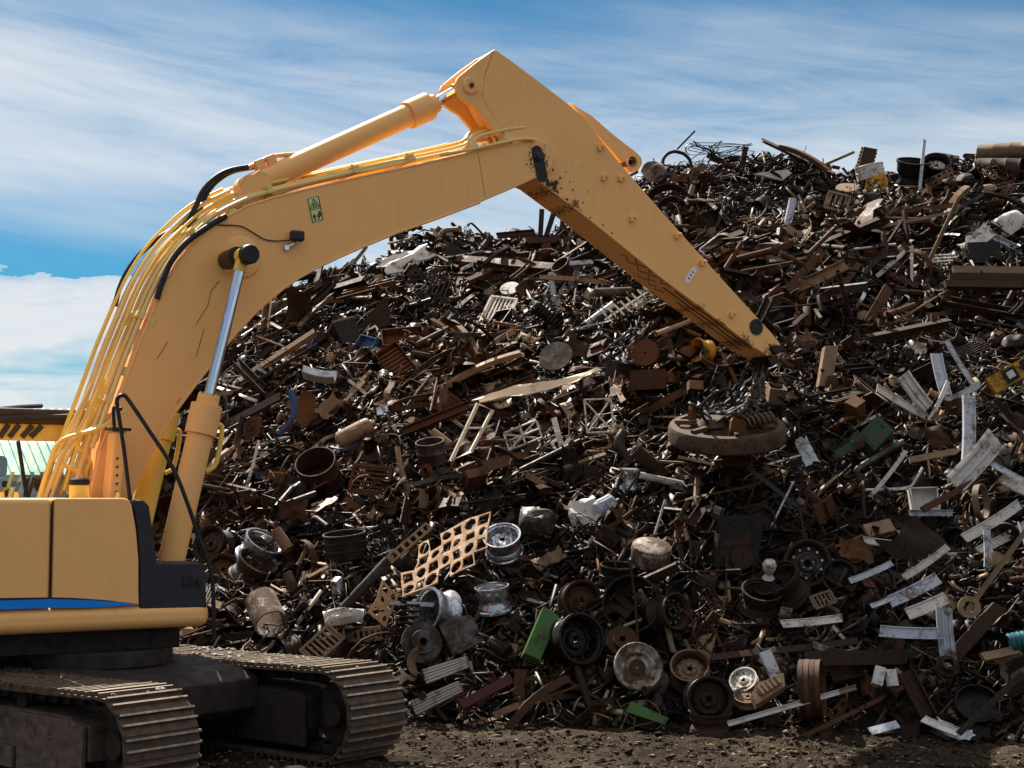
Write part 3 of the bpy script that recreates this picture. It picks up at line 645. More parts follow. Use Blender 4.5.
# ------------------------------------------------------------------ scrap pile: height field of the mound
SKY = np.array([(-200, 520), (60, 500), (110, 480), (150, 440), (200, 375), (250, 322), (300, 286), (360, 262), (385, 254), (415, 244), (440, 238), (480, 240), (510, 236), (545, 230), (575, 214), (620, 186),
                (650, 170), (680, 156), (700, 150), (740, 149), (790, 156), (830, 164), (860, 162), (900, 160), (940, 157), (985, 150), (1024, 148), (1300, 150)], float)
YC = 30.0
def crest_h(x):
    px = 512+F*x/YC; y = np.interp(px, SKY[:, 0], SKY[:, 1])
    return CAM_H+np.tan(PITCH+np.arctan((384-y)/F))*YC-.25
def pile_h(x, y):
    x = np.asarray(x, float); y = np.asarray(y, float)
    b = pile_base(x); tt = (y-b)/(YC-b); hc = crest_h(x*YC/np.maximum(y, 10.)*.6+x*.4)
    up = hc*np.clip(tt, 0, 1)**.86
    h = np.where(tt < 1, up, hc-(y-YC)*.45)
    nz = (.46*fbm(x*.55, y*.55, 4, 31, .55)+.30*fbm(x*1.25, y*1.25, 3, 57, .5))*np.clip(tt*6, 0, 1)
    return np.where(tt < 0, tt*3, h+nz)
def pile_hit(px, py):
    d = ray(px, py); prev = None
    for s in np.arange(14, 45, .1):
        p = ORG+d*float(s)
        if p.y > 15.5 and p.z < float(pile_h(p.x, p.y)): return p
        if p.z < 0: return p
    k = 29.5/d.y; return ORG+d*k
hx = np.arange(-13, 17, .14); hy = np.arange(15.6, 36, .14)
HX, HYy = np.meshgrid(hx, hy); HZ = pile_h(HX, HYy)+.10*fbm(HX*3, HYy*3, 3, 77)-.10
ny, nx = HX.shape; idx = np.arange(nx*ny).reshape(ny, nx)
faces = np.stack([idx[:-1, :-1], idx[:-1, 1:], idx[1:, 1:], idx[1:, :-1]], -1).reshape(-1, 4)
hme = np_mesh('scrap_heap', np.stack([HX, HYy, HZ], -1).reshape(-1, 3), faces)
M_core = plain('heap_gap_shade', (.012, .009, .007), .85, var=.6, scale=5, bump=.8)  # near-black base colour paints deep shade into the gaps
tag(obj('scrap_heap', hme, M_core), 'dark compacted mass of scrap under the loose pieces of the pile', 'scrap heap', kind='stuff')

# ------------------------------------------------------------------ scrap materials
def scrap(name, base, rust, amt, rough=.55, metal=0.0, scale=5.0, bump=.35, dustc=(.12, .073, .043), dust=.2, hv=.35):
    m, t, b = newmat(name)
    tc = t.add('ShaderNodeTexCoord').outputs['Object']; oi = t.add('ShaderNodeObjectInfo')
    sh_ = t.add('ShaderNodeVectorMath', {0: tc, 1: oi.outputs['Location']}, operation='ADD').outputs[0]
    n1 = t.noise(sh_, scale, 6, .65, .4); n2 = t.noise(sh_, scale*6, 5, .7)
    f = t.ramp(t.math('ADD', t.math('MULTIPLY', n1, .7), t.math('MULTIPLY', n2, .3)), [(max(0, .62-amt*.5), 0.0), (min(1, .72-amt*.42), 1.0)])
    c = t.mix(f, base, rust)
    k = t.math('ADD', 1-hv, t.math('MULTIPLY', oi.outputs['Random'], hv*2))
    c = t.mix(1.0, c, t.add('ShaderNodeCombineColor', {0: k, 1: k, 2: k}).outputs[0], 'MULTIPLY')
    c = t.mix(t.math('MULTIPLY', t.ramp(n2, [(.42, 0.0), (.66, 1.0)]), dust), c, dustc)
    c = t.mix(t.ramp(n2, [(.28, min(.55, dust*2)), (.38, 0.0)]), c, (.012, .008, .006))
    t.l.new(c, b.inputs['Base Color'])
    t.l.new(t.math('ADD', t.math('MULTIPLY', f, .25), rough, clamp=True), b.inputs['Roughness'])
    b.inputs['Specular IOR Level'].default_value = .16
    if metal: t.l.new(t.math('MULTIPLY', t.math('SUBTRACT', 1.0, f), metal), b.inputs['Metallic'])
    bu = t.add('ShaderNodeBump', {'Strength': bump, 'Distance': .012, 'Height': n2}); t.l.new(bu.outputs[0], b.inputs['Normal'])
    return m
RU = (.055, .026, .014)
MAT = {
 'dark brown': scrap('dark_brown_rust', (0.0122, 0.0065, 0.0041), (0.0272, 0.0122, 0.0068), .5, .48, hv=.5),
 'rust brown': scrap('brown_rust', (0.0258, 0.0116, 0.0065), (0.0530, 0.0211, 0.0088), .5, .48, hv=.5),
 'orange rusted': scrap('orange_rust', (0.0510, 0.0190, 0.0068), (0.1088, 0.0394, 0.0102), .5, .5),
 'dusty tan': scrap('tan_rust', (.105, .066, .040), (.20, .125, .074), .5, .5),
 'bright tan': scrap('bright_tan', (.50, .31, .17), (.36, .20, .10), .4, .5, dust=.1, hv=.05),
 'blackened': scrap('black_steel', (0.0068, 0.0065, 0.0071), (0.0150, 0.0095, 0.0068), .3, .40, .25),
 'dull grey': scrap('grey_steel', (0.0680, 0.0639, 0.0612), (0.0238, 0.0122, 0.0075), .42, .42, .35, dust=.25),
 'silvery': scrap('bright_metal', (.46, .47, .50), (.10, .065, .045), .25, .22, .9, dust=.08, hv=.15, bump=.12),
 'off white': scrap('white_paint', (.50, .46, .42), (.14, .08, .045), .22, .5, dust=.14, hv=.2, bump=.12),
 'pale blue grey': scrap('blue_grey_paint', (.40, .42, .47), (.13, .09, .065), .24, .42, dust=.08, hv=.12, bump=.10),
 'weathered white': scrap('weathered_white', (.38, .33, .28), (.075, .04, .024), .46, .5, dust=.3, hv=.1),
 'cream': scrap('cream_paint', (.60, .53, .42), (.22, .12, .06), .10, .5, dust=.05, hv=.05, bump=.1),
 'blue': scrap('blue_paint', (.02, .07, .21), RU, .3, .42, dust=.2),
 'green': scrap('green_paint', (.05, .125, .030), (.04, .04, .015), .22, .4, dust=.12, bump=.15),
 'dark green': scrap('dark_green_paint', (.009, .045, .028), RU, .3, .42, dust=.12),
 'red': scrap('red_paint', (.085, .010, .012), RU, .35, .42, dust=.12),
 'yellow': scrap('yellow_scrap_paint', (.52, .25, .015), RU, .3, .45, dust=.15),
 'turquoise': scrap('turquoise_paint', (.012, .09, .105), RU, .2, .4, dust=.1),
}
# debris material: a tint per piece, dark and cream ones imitating shade and rim light
m, t, b = newmat('mixed_debris')
at_ = t.add('ShaderNodeAttribute', attribute_name='tint').outputs['Fac']
tc = t.add('ShaderNodeTexCoord').outputs['Object']; n2 = t.noise(tc, 24, 5, .7)
c = t.ramp(at_, [(0, (.0075, .0048, .0036)), (.38, (.015, .0072, .0042)), (.60, (.034, .0135, .0068)), (.73, (.075, .031, .014)), (.785, (.010, .009, .0088)), (.85, (.26, .165, .092)), (.93, (.075, .066, .056)), (.962, (.46, .38, .28)), (.99, (.17, .058, .013))], 'CONSTANT')
c = t.mix(t.ramp(n2, [(.4, 0.0), (.7, .35)]), c, (.10, .065, .042)); c = t.mix(t.ramp(n2, [(.3, .6), (.42, 0.0)]), c, (.009, .007, .006))
t.l.new(c, b.inputs['Base Color']); b.inputs['Roughness'].default_value = .5; b.inputs['Specular IOR Level'].default_value = .16
t.l.new(t.ramp(at_, [(0, 0.0), (.785, .2), (.85, 0.0), (.93, .3), (.962, 0.0)], 'CONSTANT'), b.inputs['Metallic'])
M_debris = m

# ------------------------------------------------------------------ scrap shapes (local z faces the viewer, long axis along x, metres)
rnd = random.Random(5)
U_ = rnd.uniform
def jag(L_, W_, n=7, k=.12):
    """irregular cut outline"""
    pts = []
    for i in range(n): pts.append((-L_/2+L_*i/(n-1), -W_/2+U_(-k, k)*W_))
    for i in range(n): pts.append((L_/2-L_*i/(n-1), W_/2+U_(-k, k)*W_))
    return pts
def bar(L_, r, bend=0.0, n=7, k=6):
    P = []
    a, b2 = U_(-1, 1)*bend, U_(-1, 1)*bend
    for i in range(k): u = i/(k-1)-.5; P.append((u*L_, a*L_*(u*u*4-1)*.5+b2*L_*.3*math.sin(u*6), U_(-.3, .3)*bend*L_*.2))
    return MB().tube(smooth_path(P, 2) if bend else [P[0], P[-1]], r, n)
def pipe(L_, r, th=.14, n=14):
    i = r*(1-th); return MB().lathe([(i, -L_/2), (r, -L_/2), (r, L_/2), (i, L_/2)], n, True, 'x')
def profile(kind, L_, w, t_=.1, bend=0.0, cuts=8):
    e = w*t_
    o = {'angle': [(-w/2, -w/2), (w/2, -w/2), (w/2, -w/2+e), (-w/2+e, -w/2+e), (-w/2+e, w/2), (-w/2, w/2)],
         'channel': [(-w/2, -w/4), (w/2, -w/4), (w/2, w/4), (w/2-e, w/4), (w/2-e, -w/4+e), (-w/2+e, -w/4+e), (-w/2+e, w/4), (-w/2, w/4)],
         'beam': [(-w/2, -w/2), (w/2, -w/2), (w/2, -w/2+e), (e/2, -w/2+e), (e/2, w/2-e), (w/2, w/2-e), (w/2, w/2), (-w/2, w/2), (-w/2, w/2-e), (-e/2, w/2-e), (-e/2, -w/2+e), (-w/2, -w/2+e)],
         'box': [(-w/2, -w/3), (w/2, -w/3), (w/2, w/3), (-w/2, w/3)],
         'flat': [(-w/2, -w*.09), (w/2, -w*.09), (w/2, w*.16), (w*.40, w*.16), (w*.40, w*.03), (-w*.40, w*.03), (-w*.40, w*.12), (-w/2, w*.12)],
         'frame': [(-w/2, -w*.14), (w/2, -w*.14), (w/2, w*.02), (w*.36, w*.02), (w*.36, w*.16), (w*.26, w*.16), (w*.26, w*.0), (-w*.05, w*.0), (-w*.05, w*.1), (-w*.16, w*.1), (-w*.16, 0), (-w*.42, 0), (-w*.42, w*.14), (-w/2, w*.14)]}[kind]
    n = len(o); m_ = cuts if bend else 2; v = []; f = []
    tw = U_(-1, 1)*bend*1.5
    for i in range(m_):
        u = i/(m_-1)-.5; a = tw*u; ca, sa = math.cos(a), math.sin(a)
        off = bend*L_*(u*u*4-1)*.35
        sl = 0 if 0 < i < m_-1 else U_(-.3, .3)*w
        for p, q in o: v.append((u*L_+sl*p/w, p*ca-q*sa+off, p*sa+q*ca))
    for i in range(m_-1):
        for k in range(n): f.append((i*n+k, i*n+(k+1) % n, (i+1)*n+(k+1) % n, (i+1)*n+k))
    f += [tuple(range(n-1, -1, -1)), tuple(range((m_-1)*n, m_*n))]
    return MB().add(v, f)
def sheet(L_, W_, amp=.08, curl=0.0, th=.006, nx=9, ny=6, corr=0):
    v = []; f = []; sd = rnd.randrange(9999)
    jx = [U_(-.10, .10)*L_ for _ in range(ny)]; jx2 = [U_(-.10, .10)*L_ for _ in range(ny)]; jy = [U_(-.12, .12)*W_ for _ in range(nx)]
    for side in (0, 1):
        for j in range(ny):
            for i in range(nx):
                u, w_ = i/(nx-1)-.5, j/(ny-1)-.5
                x = u*L_+(jx[j]*(u+.5)+jx2[j]*(u-.5))*(abs(u)*2)**3; y = w_*W_+jy[i]*w_*2*(abs(w_)*2)**2
                z = amp*2.4*float(fbm(np.array(u*3.1), np.array(w_*3.1), 2, sd))*max(L_, W_)
                if corr: z += math.sin(u*corr*2*math.pi)*.02
                if curl: a = curl*u; z += L_*(1-math.cos(a))/max(abs(curl), .01)*math.copysign(1, curl)
                v.append((x, y, z+(th if side else 0)))
    N = nx*ny
    for j in range(ny-1):
        for i in range(nx-1):
            a = j*nx+i; f.append((a, a+nx, a+nx+1, a+1)); f.append((a+N, a+N+1, a+N+nx+1, a+N+nx))
    rim_ = [i for i in range(nx)]+[j*nx+nx-1 for j in range(1, ny)]+[(ny-1)*nx+i for i in range(nx-2, -1, -1)]+[j*nx for j in range(ny-2, 0, -1)]
    for k in range(len(rim_)): a, b2 = rim_[k], rim_[(k+1) % len(rim_)]; f.append((a, b2, b2+N, a+N))
    return MB().add(v, f)
def ringcells(L_, W_, nx, ny, th, kind='mix', fill=.62, torn=0):
    """plate with rows of cut-out holes, every cell a frame round its own opening"""
    mb = MB(); cw, ch = L_/nx, W_/ny
    for j in range(ny):
        for i in range(nx):
            if torn and (i in (0, nx-1) or j in (0, ny-1)) and U_(0, 1) < torn: continue
            cx, cy = -L_/2+cw*(i+.5), -W_/2+ch*(j+.5); n = 8
            rnd_ = kind == 'round' or (kind == 'mix' and (i+j) % 2 == 0); s = fill*(U_(.72, 1.0) if kind == 'mix' else 1)
            inn = []; outr = []
            for k in range(n):
                a = 2*math.pi*(k+.5)/n-math.pi/8*1; c, d = math.cos(a), math.sin(a); mx = max(abs(c), abs(d))
                outr.append((cx+c/mx*cw/2, cy+d/mx*ch/2)); q = 1 if rnd_ else 1/mx*.9
                inn.append((cx+c*q*cw/2*s, cy+d*q*ch/2*s))
            # corners of the outer ring exactly on the cell's corners
            outr = [(cx+x*cw/2, cy+y*ch/2) for x, y in ((1, 0), (1, 1), (0, 1), (-1, 1), (-1, 0), (-1, -1), (0, -1), (1, -1))]
            inn = []
            for k in range(n):
                a = math.pi/4*k; c, d = math.cos(a), math.sin(a); mx = max(abs(c), abs(d)); q = 1 if rnd_ else 1/mx*.92
                inn.append((cx+c*q*cw/2*s, cy+d*q*ch/2*s))
            v = [(x, y, 0) for x, y in outr]+[(x, y, 0) for x, y in inn]+[(x, y, th) for x, y in outr]+[(x, y, th) for x, y in inn]; f = []
            for k in range(n):
                k2 = (k+1) % n; f += [(k, k2, 8+k2, 8+k), (16+k, 24+k, 24+k2, 16+k2), (8+k, 8+k2, 24+k2, 24+k), (k, 16+k, 16+k2, k2)]
            mb.add(v, f)
    if kind == 'mix':
        sd_ = rnd.randrange(999)
        mb.v = [(x+.30*y+.06*float(fbm(np.array(x*5), np.array(y*5), 2, sd_)), y+.05*float(fbm(np.array(x*5+40), np.array(y*5), 2, sd_)), z+.02*math.sin(x*5)) for x, y, z in mb.v]
    return mb
def rim_parts(r, w, style='steel', n=28):
    """[(part, MB)]: barrel with flanges and drop centre, centre disc, hub"""
    t_ = .018*r/.2
    pr = [(r, w/2), (r*1.0, w*.42), (r*.93, w*.38), (r*.90, w*.1), (r*.80, w*.0), (r*.80, -w*.15), (r*.90, -w*.25), (r*.93, -w*.38), (r, -w*.42), (r, -w/2)]
    inner = [(a-t_, b2) for a, b2 in pr[::-1]]
    barrel = MB().lathe(pr+inner, n, True)
    zc = w*.12
    if style == 'steel':
        disc = MB().lathe([(r*.80, zc-.1*w), (r*.74, zc), (r*.60, zc+.10*w), (r*.50, zc+.02*w), (r*.40, zc+.02*w), (r*.32, zc+.14*w), (r*.15, zc+.14*w), (r*.15, zc+.09*w), (r*.30, zc+.07*w), (r*.42, zc-.04*w), (r*.62, zc+.04*w), (r*.78, zc-.12*w)], n, True)
        hub = MB()
        for k in range(10):
            a = 2*math.pi*k/10; hub.cyl((r*.62*math.cos(a), r*.62*math.sin(a), zc+.06*w), (r*.62*math.cos(a), r*.62*math.sin(a), zc+.115*w), r*.055, 8)
        for k in range(5):
            a = 2*math.pi*k/5; hub.cyl((r*.24*math.cos(a), r*.24*math.sin(a), zc+.12*w), (r*.24*math.cos(a), r*.24*math.sin(a), zc+.19*w), r*.035, 6)
    elif style == 'alloy':
        disc = MB().lathe([(0, zc+.12*w), (r*.2, zc+.12*w), (r*.22, zc), (0, zc)], n)
        for k in range(7):
            a = 2*math.pi*k/7; c, s = math.cos(a), math.sin(a); p = Vector((c, s, 0)); q = Vector((-s, c, 0)); b2 = len(disc.v)
            disc.prism([(.15*r, -.09*r), (.86*r, -.06*r), (.86*r, .06*r), (.15*r, .09*r)], zc, zc+.11*w, 'z')
            disc.v[b2:] = [tuple(p*x+q*y+Vector((0, 0, z))) for x, y, z in disc.v[b2:]]
        hub = MB().lathe([(0, zc+.18*w), (r*.1, zc+.17*w), (r*.12, zc+.12*w)], 14)
    else:
        disc = None; hub = None
    return barrel, disc, hub
def drum(r, h, th=.05, ribs=2, bottom=True, n=24):
    p = [(r, h/2), (r*1.03, h/2-.01), (r*1.03, h/2-.03), (r, h/2-.04)]
    for k in range(ribs): z = h/2-h*(k+1)/(ribs+1); p += [(r, z+.03*h), (r*1.035, z), (r, z-.03*h)]
    p += [(r, -h/2)]
    q = [(r*(1-th), -h/2+.02), (r*(1-th), h/2)]
    if bottom: p += [(0, -h/2), (0, -h/2+.02)]
    return MB().lathe(p+q, n, True)
def disc(r, th, hole=.18, hat=.0, n=26):
    if hat: return MB().lathe([(r, 0), (r, th), (r*.62, th), (r*.58, th+hat), (r*hole, th+hat), (r*hole, th+hat-th*.8), (r*.52, th+hat-th*.8), (r*.55, 0)], n, True)
    return MB().lathe([(r, 0), (r, th), (max(r*hole, .001), th), (max(r*hole, .001), 0)], n, True)
def gear(r, th, teeth=18):
    pts = []
    for k in range(teeth):
        for d_, rr in ((0, .88), (.22, 1), (.5, 1), (.72, .88)): a = 2*math.pi*(k+d_)/teeth; pts.append((r*rr*math.cos(a), r*rr*math.sin(a)))
    mb = MB().prism(pts, 0, th, 'z'); mb.ring((0, 0, th), r*.55, r*.06, 20, 6).cyl((0, 0, -th*.3), (0, 0, th*1.8), r*.22, 14); return mb
def spring(r, L_, turns, tr):
    P = [(L_*(k/(turns*10))-L_/2, r*math.cos(2*math.pi*k/10), r*math.sin(2*math.pi*k/10)) for k in range(int(turns*10)+1)]
    return MB().tube(P, tr, 6)
def hoop(r, tr, sq=1.0, n=30):
    P = [(r*math.cos(2*math.pi*k/n)*(1+U_(-.012, .012)), r*sq*math.sin(2*math.pi*k/n), U_(-.015, .015)*r*2) for k in range(n)]
    return MB().tube(P, tr, 6, closed=True)
def band(r, w, th, a=6.28, n=26):
    """flat rolled band"""
    return MB().lathe([(r, -w/2), (r, w/2), (r-th, w/2), (r-th, -w/2)], n, True, 'z', 0, a)
def wire(size, r, n=9):
    P = [Vector((0, 0, 0))]
    for k in range(n): P.append(Vector((U_(-1, 1)*size*.5, U_(-1, 1)*size*.4, U_(-.3, .4)*size*.4)))
    return MB().tube(smooth_path(P, 4), r, 5)
def grille(L_, W_, n, r, frame=True):
    mb = MB()
    for k in range(n):
        x = -L_/2+L_*(k+.5)/n; mb.box((x, 0, 0), (L_/n*.45, W_, r*1.6))
    if frame:
        for s in (-1, 1): mb.box((0, s*(W_/2), r*.3), (L_+r*2, r*2, r*2.4)); mb.box((s*(L_/2+r*.5), 0, r*.3), (r*2, W_-r*2.1, r*2.2))
    return mb
def lattice(L_, W_, r, nx=2, ny=2, diag=True):
    mb = MB()
    for i in range(nx+1): x = -L_/2+L_*i/nx; mb.tube([(x, -W_/2, 0), (x, W_/2, 0)], r, 6)
    for j in range(ny+1): y = -W_/2+W_*j/ny; mb.tube([(-L_/2, y, r*1.2), (L_/2, y, r*1.2)], r, 6)
    if diag: mb.tube([(-L_/2, -W_/2, r), (L_/2, W_/2, r)], r, 6).tube([(-L_/2, W_/2, -r), (L_/2, -W_/2, -r)], r, 6)
    return mb
def boxopen(L_, W_, D_, th=.012, sk=.08):
    mb = MB(); mb.box((0, 0, -D_/2), (L_, W_, th))
    for s in (-1, 1): mb.box((s*L_/2, 0, 0), (th, W_+th, D_), (0, U_(-sk, sk), 0)); mb.box((0, s*W_/2, .002), (L_-th*1.2, th, D_-.004), (U_(-sk, sk), 0, 0))
    return mb
def cabinet(L_, W_, D_):
    mb = MB().box((0, 0, 0), (L_, W_, D_)); mb.box((0, 0, D_/2+.004), (L_*.86, W_*.84, .012)); mb.box((L_*.3, 0, D_/2+.02), (.02, W_*.2, .02)); 
    for s in (-1, 1): mb.box((s*L_*.25, W_*.3, D_/2+.014), (L_*.2, .012, .01))
    for i, p in enumerate(mb.v): mb.v[i] = (p[0]+.07*L_*math.sin(p[1]*3+p[2]*4), p[1]+.05*W_*math.sin(p[0]*4), p[2]+.06*D_*math.cos(p[0]*3))
    return mb
def motor(r, L_):
    mb = MB().lathe([(0, -L_/2), (r*.7, -L_/2), (r*.85, -L_*.42), (r*.85, L_*.36), (r*.7, L_*.42), (r*.3, L_*.44), (r*.3, L_*.5), (0, L_*.5)], 18, axis='x')
    for k in range(14):
        a = 2*math.pi*k/14; mb.box((-.02*L_, math.cos(a)*r*.9, math.sin(a)*r*.9), (L_*.7, r*.08, r*.24), Euler((a, 0, 0)).to_matrix())
    mb.box((0, 0, r*.95), (L_*.35, r*.8, r*.5)); mb.cyl((L_*.5, 0, 0), (L_*.72, 0, 0), r*.14, 10); return mb
def shaft(L_, r):
    p = [(0, -L_/2)]; z = -L_/2; k = 0
    for f_ in (.1, .16, .22, .12, .25, .08, .07): rr = r*U_(.5, 1.0)*(1.7 if k == 3 else 1); p += [(rr, z), (rr, z+f_*L_)]; z += f_*L_; k += 1
    p.append((0, z)); return MB().lathe(p, 14, axis='x')
def bracket(s):
    mb = MB().prism(jag(s, s*.7, 4, .08), 0, s*.07, 'z'); mb.box((-s*.48, 0, s*.25), (s*.06, s*.62, s*.5))
    mb.prism([(-s*.45, 0), (s*.3, 0), (-s*.45, s*.42)], -s*.04, s*.04, 'y'); mb.cyl((s*.2, s*.1, s*.0), (s*.2, s*.1, s*.12), s*.09, 10); return mb
def elbow(r, R_, L_):
    P = [(-L_, R_, 0)]+[(R_*math.sin(a)-0, R_*math.cos(a), 0) for a in np.linspace(0, math.pi/2, 7)]+[(R_, -L_, 0)]
    mb = MB().tube(P, r, 12); mb.ring((-L_, R_, 0), r*1.15, r*.25, 14, 6, 'x'); mb.ring((R_, -L_, 0), r*1.15, r*.25, 14, 6, 'y'); return mb
def flange(r, th):
    mb = MB().lathe([(r, 0), (r, th), (r*.62, th), (r*.58, th*3.2), (r*.45, th*3.2), (r*.45, 0)], 22, True)
    for k in range(6): a = math.pi/3*k; mb.cyl((r*.82*math.cos(a), r*.82*math.sin(a), th), (r*.82*math.cos(a), r*.82*math.sin(a), th*1.7), r*.09, 6)
    return mb
def leafspring(L_, w):
    mb = MB()
    for k in range(5):
        l = L_*(1-.17*k); P = []
        for i in range(9): u = i/8-.5; P.append((u*l, (u*u)*L_*.35-k*.016))
        up = [(a, b2+.013) for a, b2 in P]; mb.prism(P+up[::-1], -w/2, w/2, 'z')
    mb.cyl((-L_/2, .35*L_*.25+.02, -w/2), (-L_/2, .35*L_*.25+.02, w/2), .03, 10); return mb
def plate(L_, W_, th, holes=0):
    mb = MB().prism(jag(L_, W_, rnd.choice((3, 4, 5)), .14), -th/2, th/2, 'z')
    for k in range(holes): x, y = U_(-.35, .35)*L_, U_(-.3, .3)*W_; mb.ring((x, y, th/2), min(L_, W_)*.09, th*.6, 12, 4)
    if rnd.random() < .6: mb.box((U_(-.2, .2)*L_, 0, th/2+.02), (.02, W_*.8, .05))
    return mb
def strip(L_, w, th=.008, bend=.3, n=10):
    a, b2, c = U_(-1, 1)*bend, U_(-1, 1)*bend, U_(-1.5, 1.5)*bend*2; v = []; f = []
    for i in range(n):
        u = i/(n-1)-.5; y = a*L_*(u*u*4-1)*.4; z = b2*L_*.25*math.sin(u*5); tw = c*u; cc, ss = math.cos(tw), math.sin(tw)
        for p, q in ((-w/2, 0), (w/2, 0), (w/2, th), (-w/2, th)): v.append((u*L_, y+p*cc-q*ss, z+p*ss+q*cc))
    for i in range(n-1):
        for k in range(4): f.append((i*4+k, i*4+(k+1) % 4, i*4+4+(k+1) % 4, i*4+4+k))
    f += [(3, 2, 1, 0), tuple(range(4*n-4, 4*n))]; return MB().add(v, f)
def tank(r, L_):
    mb = MB().lathe([(0, -L_/2), (r*.5, -L_*.49), (r*.9, -L_*.43), (r, -L_*.36), (r, L_*.34), (r*.9, L_*.42), (r*.45, L_*.47), (r*.3, L_*.48), (r*.3, L_*.55), (0, L_*.55)], 22, axis='x')
    mb.ring((-L_*.2, 0, 0), r, r*.05, 22, 5, 'x').ring((L_*.2, 0, 0), r, r*.05, 22, 5, 'x').ring((0, 0, r*1.05), r*.35, r*.06, 14, 5, 'y'); return mb
def muffler(r, L_):
    b2 = MB().lathe([(0, -L_/2), (r*.9, -L_/2), (r, -L_*.46), (r, L_*.46), (r*.9, L_/2), (0, L_/2)], 18, axis='x')
    for i, p in enumerate(b2.v): b2.v[i] = (p[0], p[1], p[2]*.65)
    b2.tube(smooth_path([(L_*.48, r*.3, 0), (L_*.75, r*.35, 0), (L_*1.0, r*.9, .02), (L_*1.25, r*.9, .05)], 4), r*.26, 8).tube([(-L_*.48, -r*.3, 0), (-L_*.75, -r*.4, 0)], r*.26, 8); return b2
def chainlinks(n, s):
    mb = MB()
    for k in range(n):
        x = (k-n/2)*s*1.25; b0 = len(mb.v); P = [(s*.5*math.cos(a)+(.35*s if math.cos(a) > 0 else -.35*s), s*.42*math.sin(a), 0) for a in np.linspace(0, 2*math.pi, 12, endpoint=False)]
        mb.tube(P, s*.16, 6, closed=True); M = Matrix.Translation((x, .2*s*math.sin(k*.9), 0)) @ Euler((math.pi/2*(k % 2)+.3, 0, 0)).to_matrix().to_4x4(); mb.xf(M, b0)
    return mb
def fins(L_, r, n=14):
    mb = MB().cyl((-L_/2, 0, 0), (L_/2, 0, 0), r*.55, 10)
    for k in range(n): x = -L_/2+L_*(k+.5)/n; mb.cyl((x-L_/n*.2, 0, 0), (x+L_/n*.2, 0, 0), r, 12)
    return mb
def cowl(L_, W_, H_, nx=10, ny=8):
    """dented rounded cover"""
    v = []; f = []; sd = rnd.randrange(999)
    for j in range(ny):
        for i in range(nx):
            u, w_ = i/(nx-1)*2-1, j/(ny-1)*2-1; k = max(0, (1-abs(u)**2.6)*(1-abs(w_)**2.6))**.55
            v.append((u*L_/2*(1+.06*w_), w_*W_/2*(1-.18*u), H_*k*(1+.7*float(fbm(np.array(u*1.6), np.array(w_*1.6), 2, sd)))))
    for j in range(ny-1):
        for i in range(nx-1): a = j*nx+i; f.append((a, a+1, a+nx+1, a+nx))
    N = nx*ny; v += [(a*.96, b2*.96, c-.014) for a, b2, c in v[:N]]; f += [tuple(q+N for q in p[::-1]) for p in f[:]]
    return MB().add(v, f)
def comb(L_, n, w, r):
    mb = MB().tube([(-L_/2, 0, 0), (L_/2, 0, 0)], r*1.2, 6)
    for k in range(n): x = -L_/2+L_*(k+.5)/n; mb.tube([(x, -w/2, r), (x, w/2, r)], r, 6)
    return mb
def grooved(L_, W_, s):
    mb = MB()
    for k in range(5): mb.prism([(-L_/2, (k-2)*W_/5-W_*.075), (L_*.46, (k-2)*W_/6.5-W_*.05), (L_*.5, (k-2)*W_/6.5), (L_*.46, (k-2)*W_/6.5+W_*.05), (-L_/2, (k-2)*W_/5+W_*.075)], -3*s, (3+.6*(k % 2))*s, 'z')
    return mb.prism([(-L_/2, -W_*.46), (L_*.44, -W_*.34), (L_*.44, W_*.34), (-L_/2, W_*.46)], -3.4*s, 1.2*s, 'z')
# ------------------------------------------------------------------ the pieces of the pile that can be named one by one
BASE = Matrix(((1, 0, 0), (0, 0, -1), (0, 1, 0)))
def view_rot(roll, tilt, yaw, spin=0): return (BASE @ Euler((0, 0, R(spin))).to_matrix() @ Euler((0, R(yaw), 0)).to_matrix() @ Euler((R(-tilt), 0, 0)).to_matrix() @ Euler((0, 0, R(roll))).to_matrix())
HEROES = []      # (px, py, phrase, object, radius px)
def H(name, cat, label, phrase, px, py, fn, mat, roll=0, tilt=25, yaw=0, off=.25, parts=None, rad=20, group=None, ang=38, spin=0):
    p = pile_hit(px, py); d = (p-ORG); dist = d.length; s = p.y/F
    p = p-d.normalized()*(off+(.30 if py < 500 else .12))
    mbs = fn(s)
    if not isinstance(mbs, (list, tuple)): mbs = [mbs]
    mats = mat if isinstance(mat, (list, tuple)) else [mat]*len(mbs)
    o = obj(name, mbs[0], MAT[mats[0]], ang=ang); o.matrix_world = Matrix.Translation(p) @ view_rot(roll, tilt, yaw, spin).to_4x4()
    for k, mb in enumerate(mbs[1:]):
        if mb is None: continue
        c = obj((parts or ['centre_disc', 'hub_bolts'])[k], mb, MAT[mats[min(k+1, len(mats)-1)]], o, ang=ang)
    tag(o, label, cat, group)
    HEROES.append((px, py, phrase, o, rad)); return o
def rim(px, py, rp, label, phrase, mat, roll=0, tilt=20, yaw=0, wf=.55, style='steel', off=.3, name='wheel_rim', cat='wheel rim', spin=0):
    return H(name, cat, label, phrase, px, py, lambda s: rim_parts(rp*s, rp*s*2*wf, style), mat, roll, tilt, yaw, off, rad=rp, spin=spin)
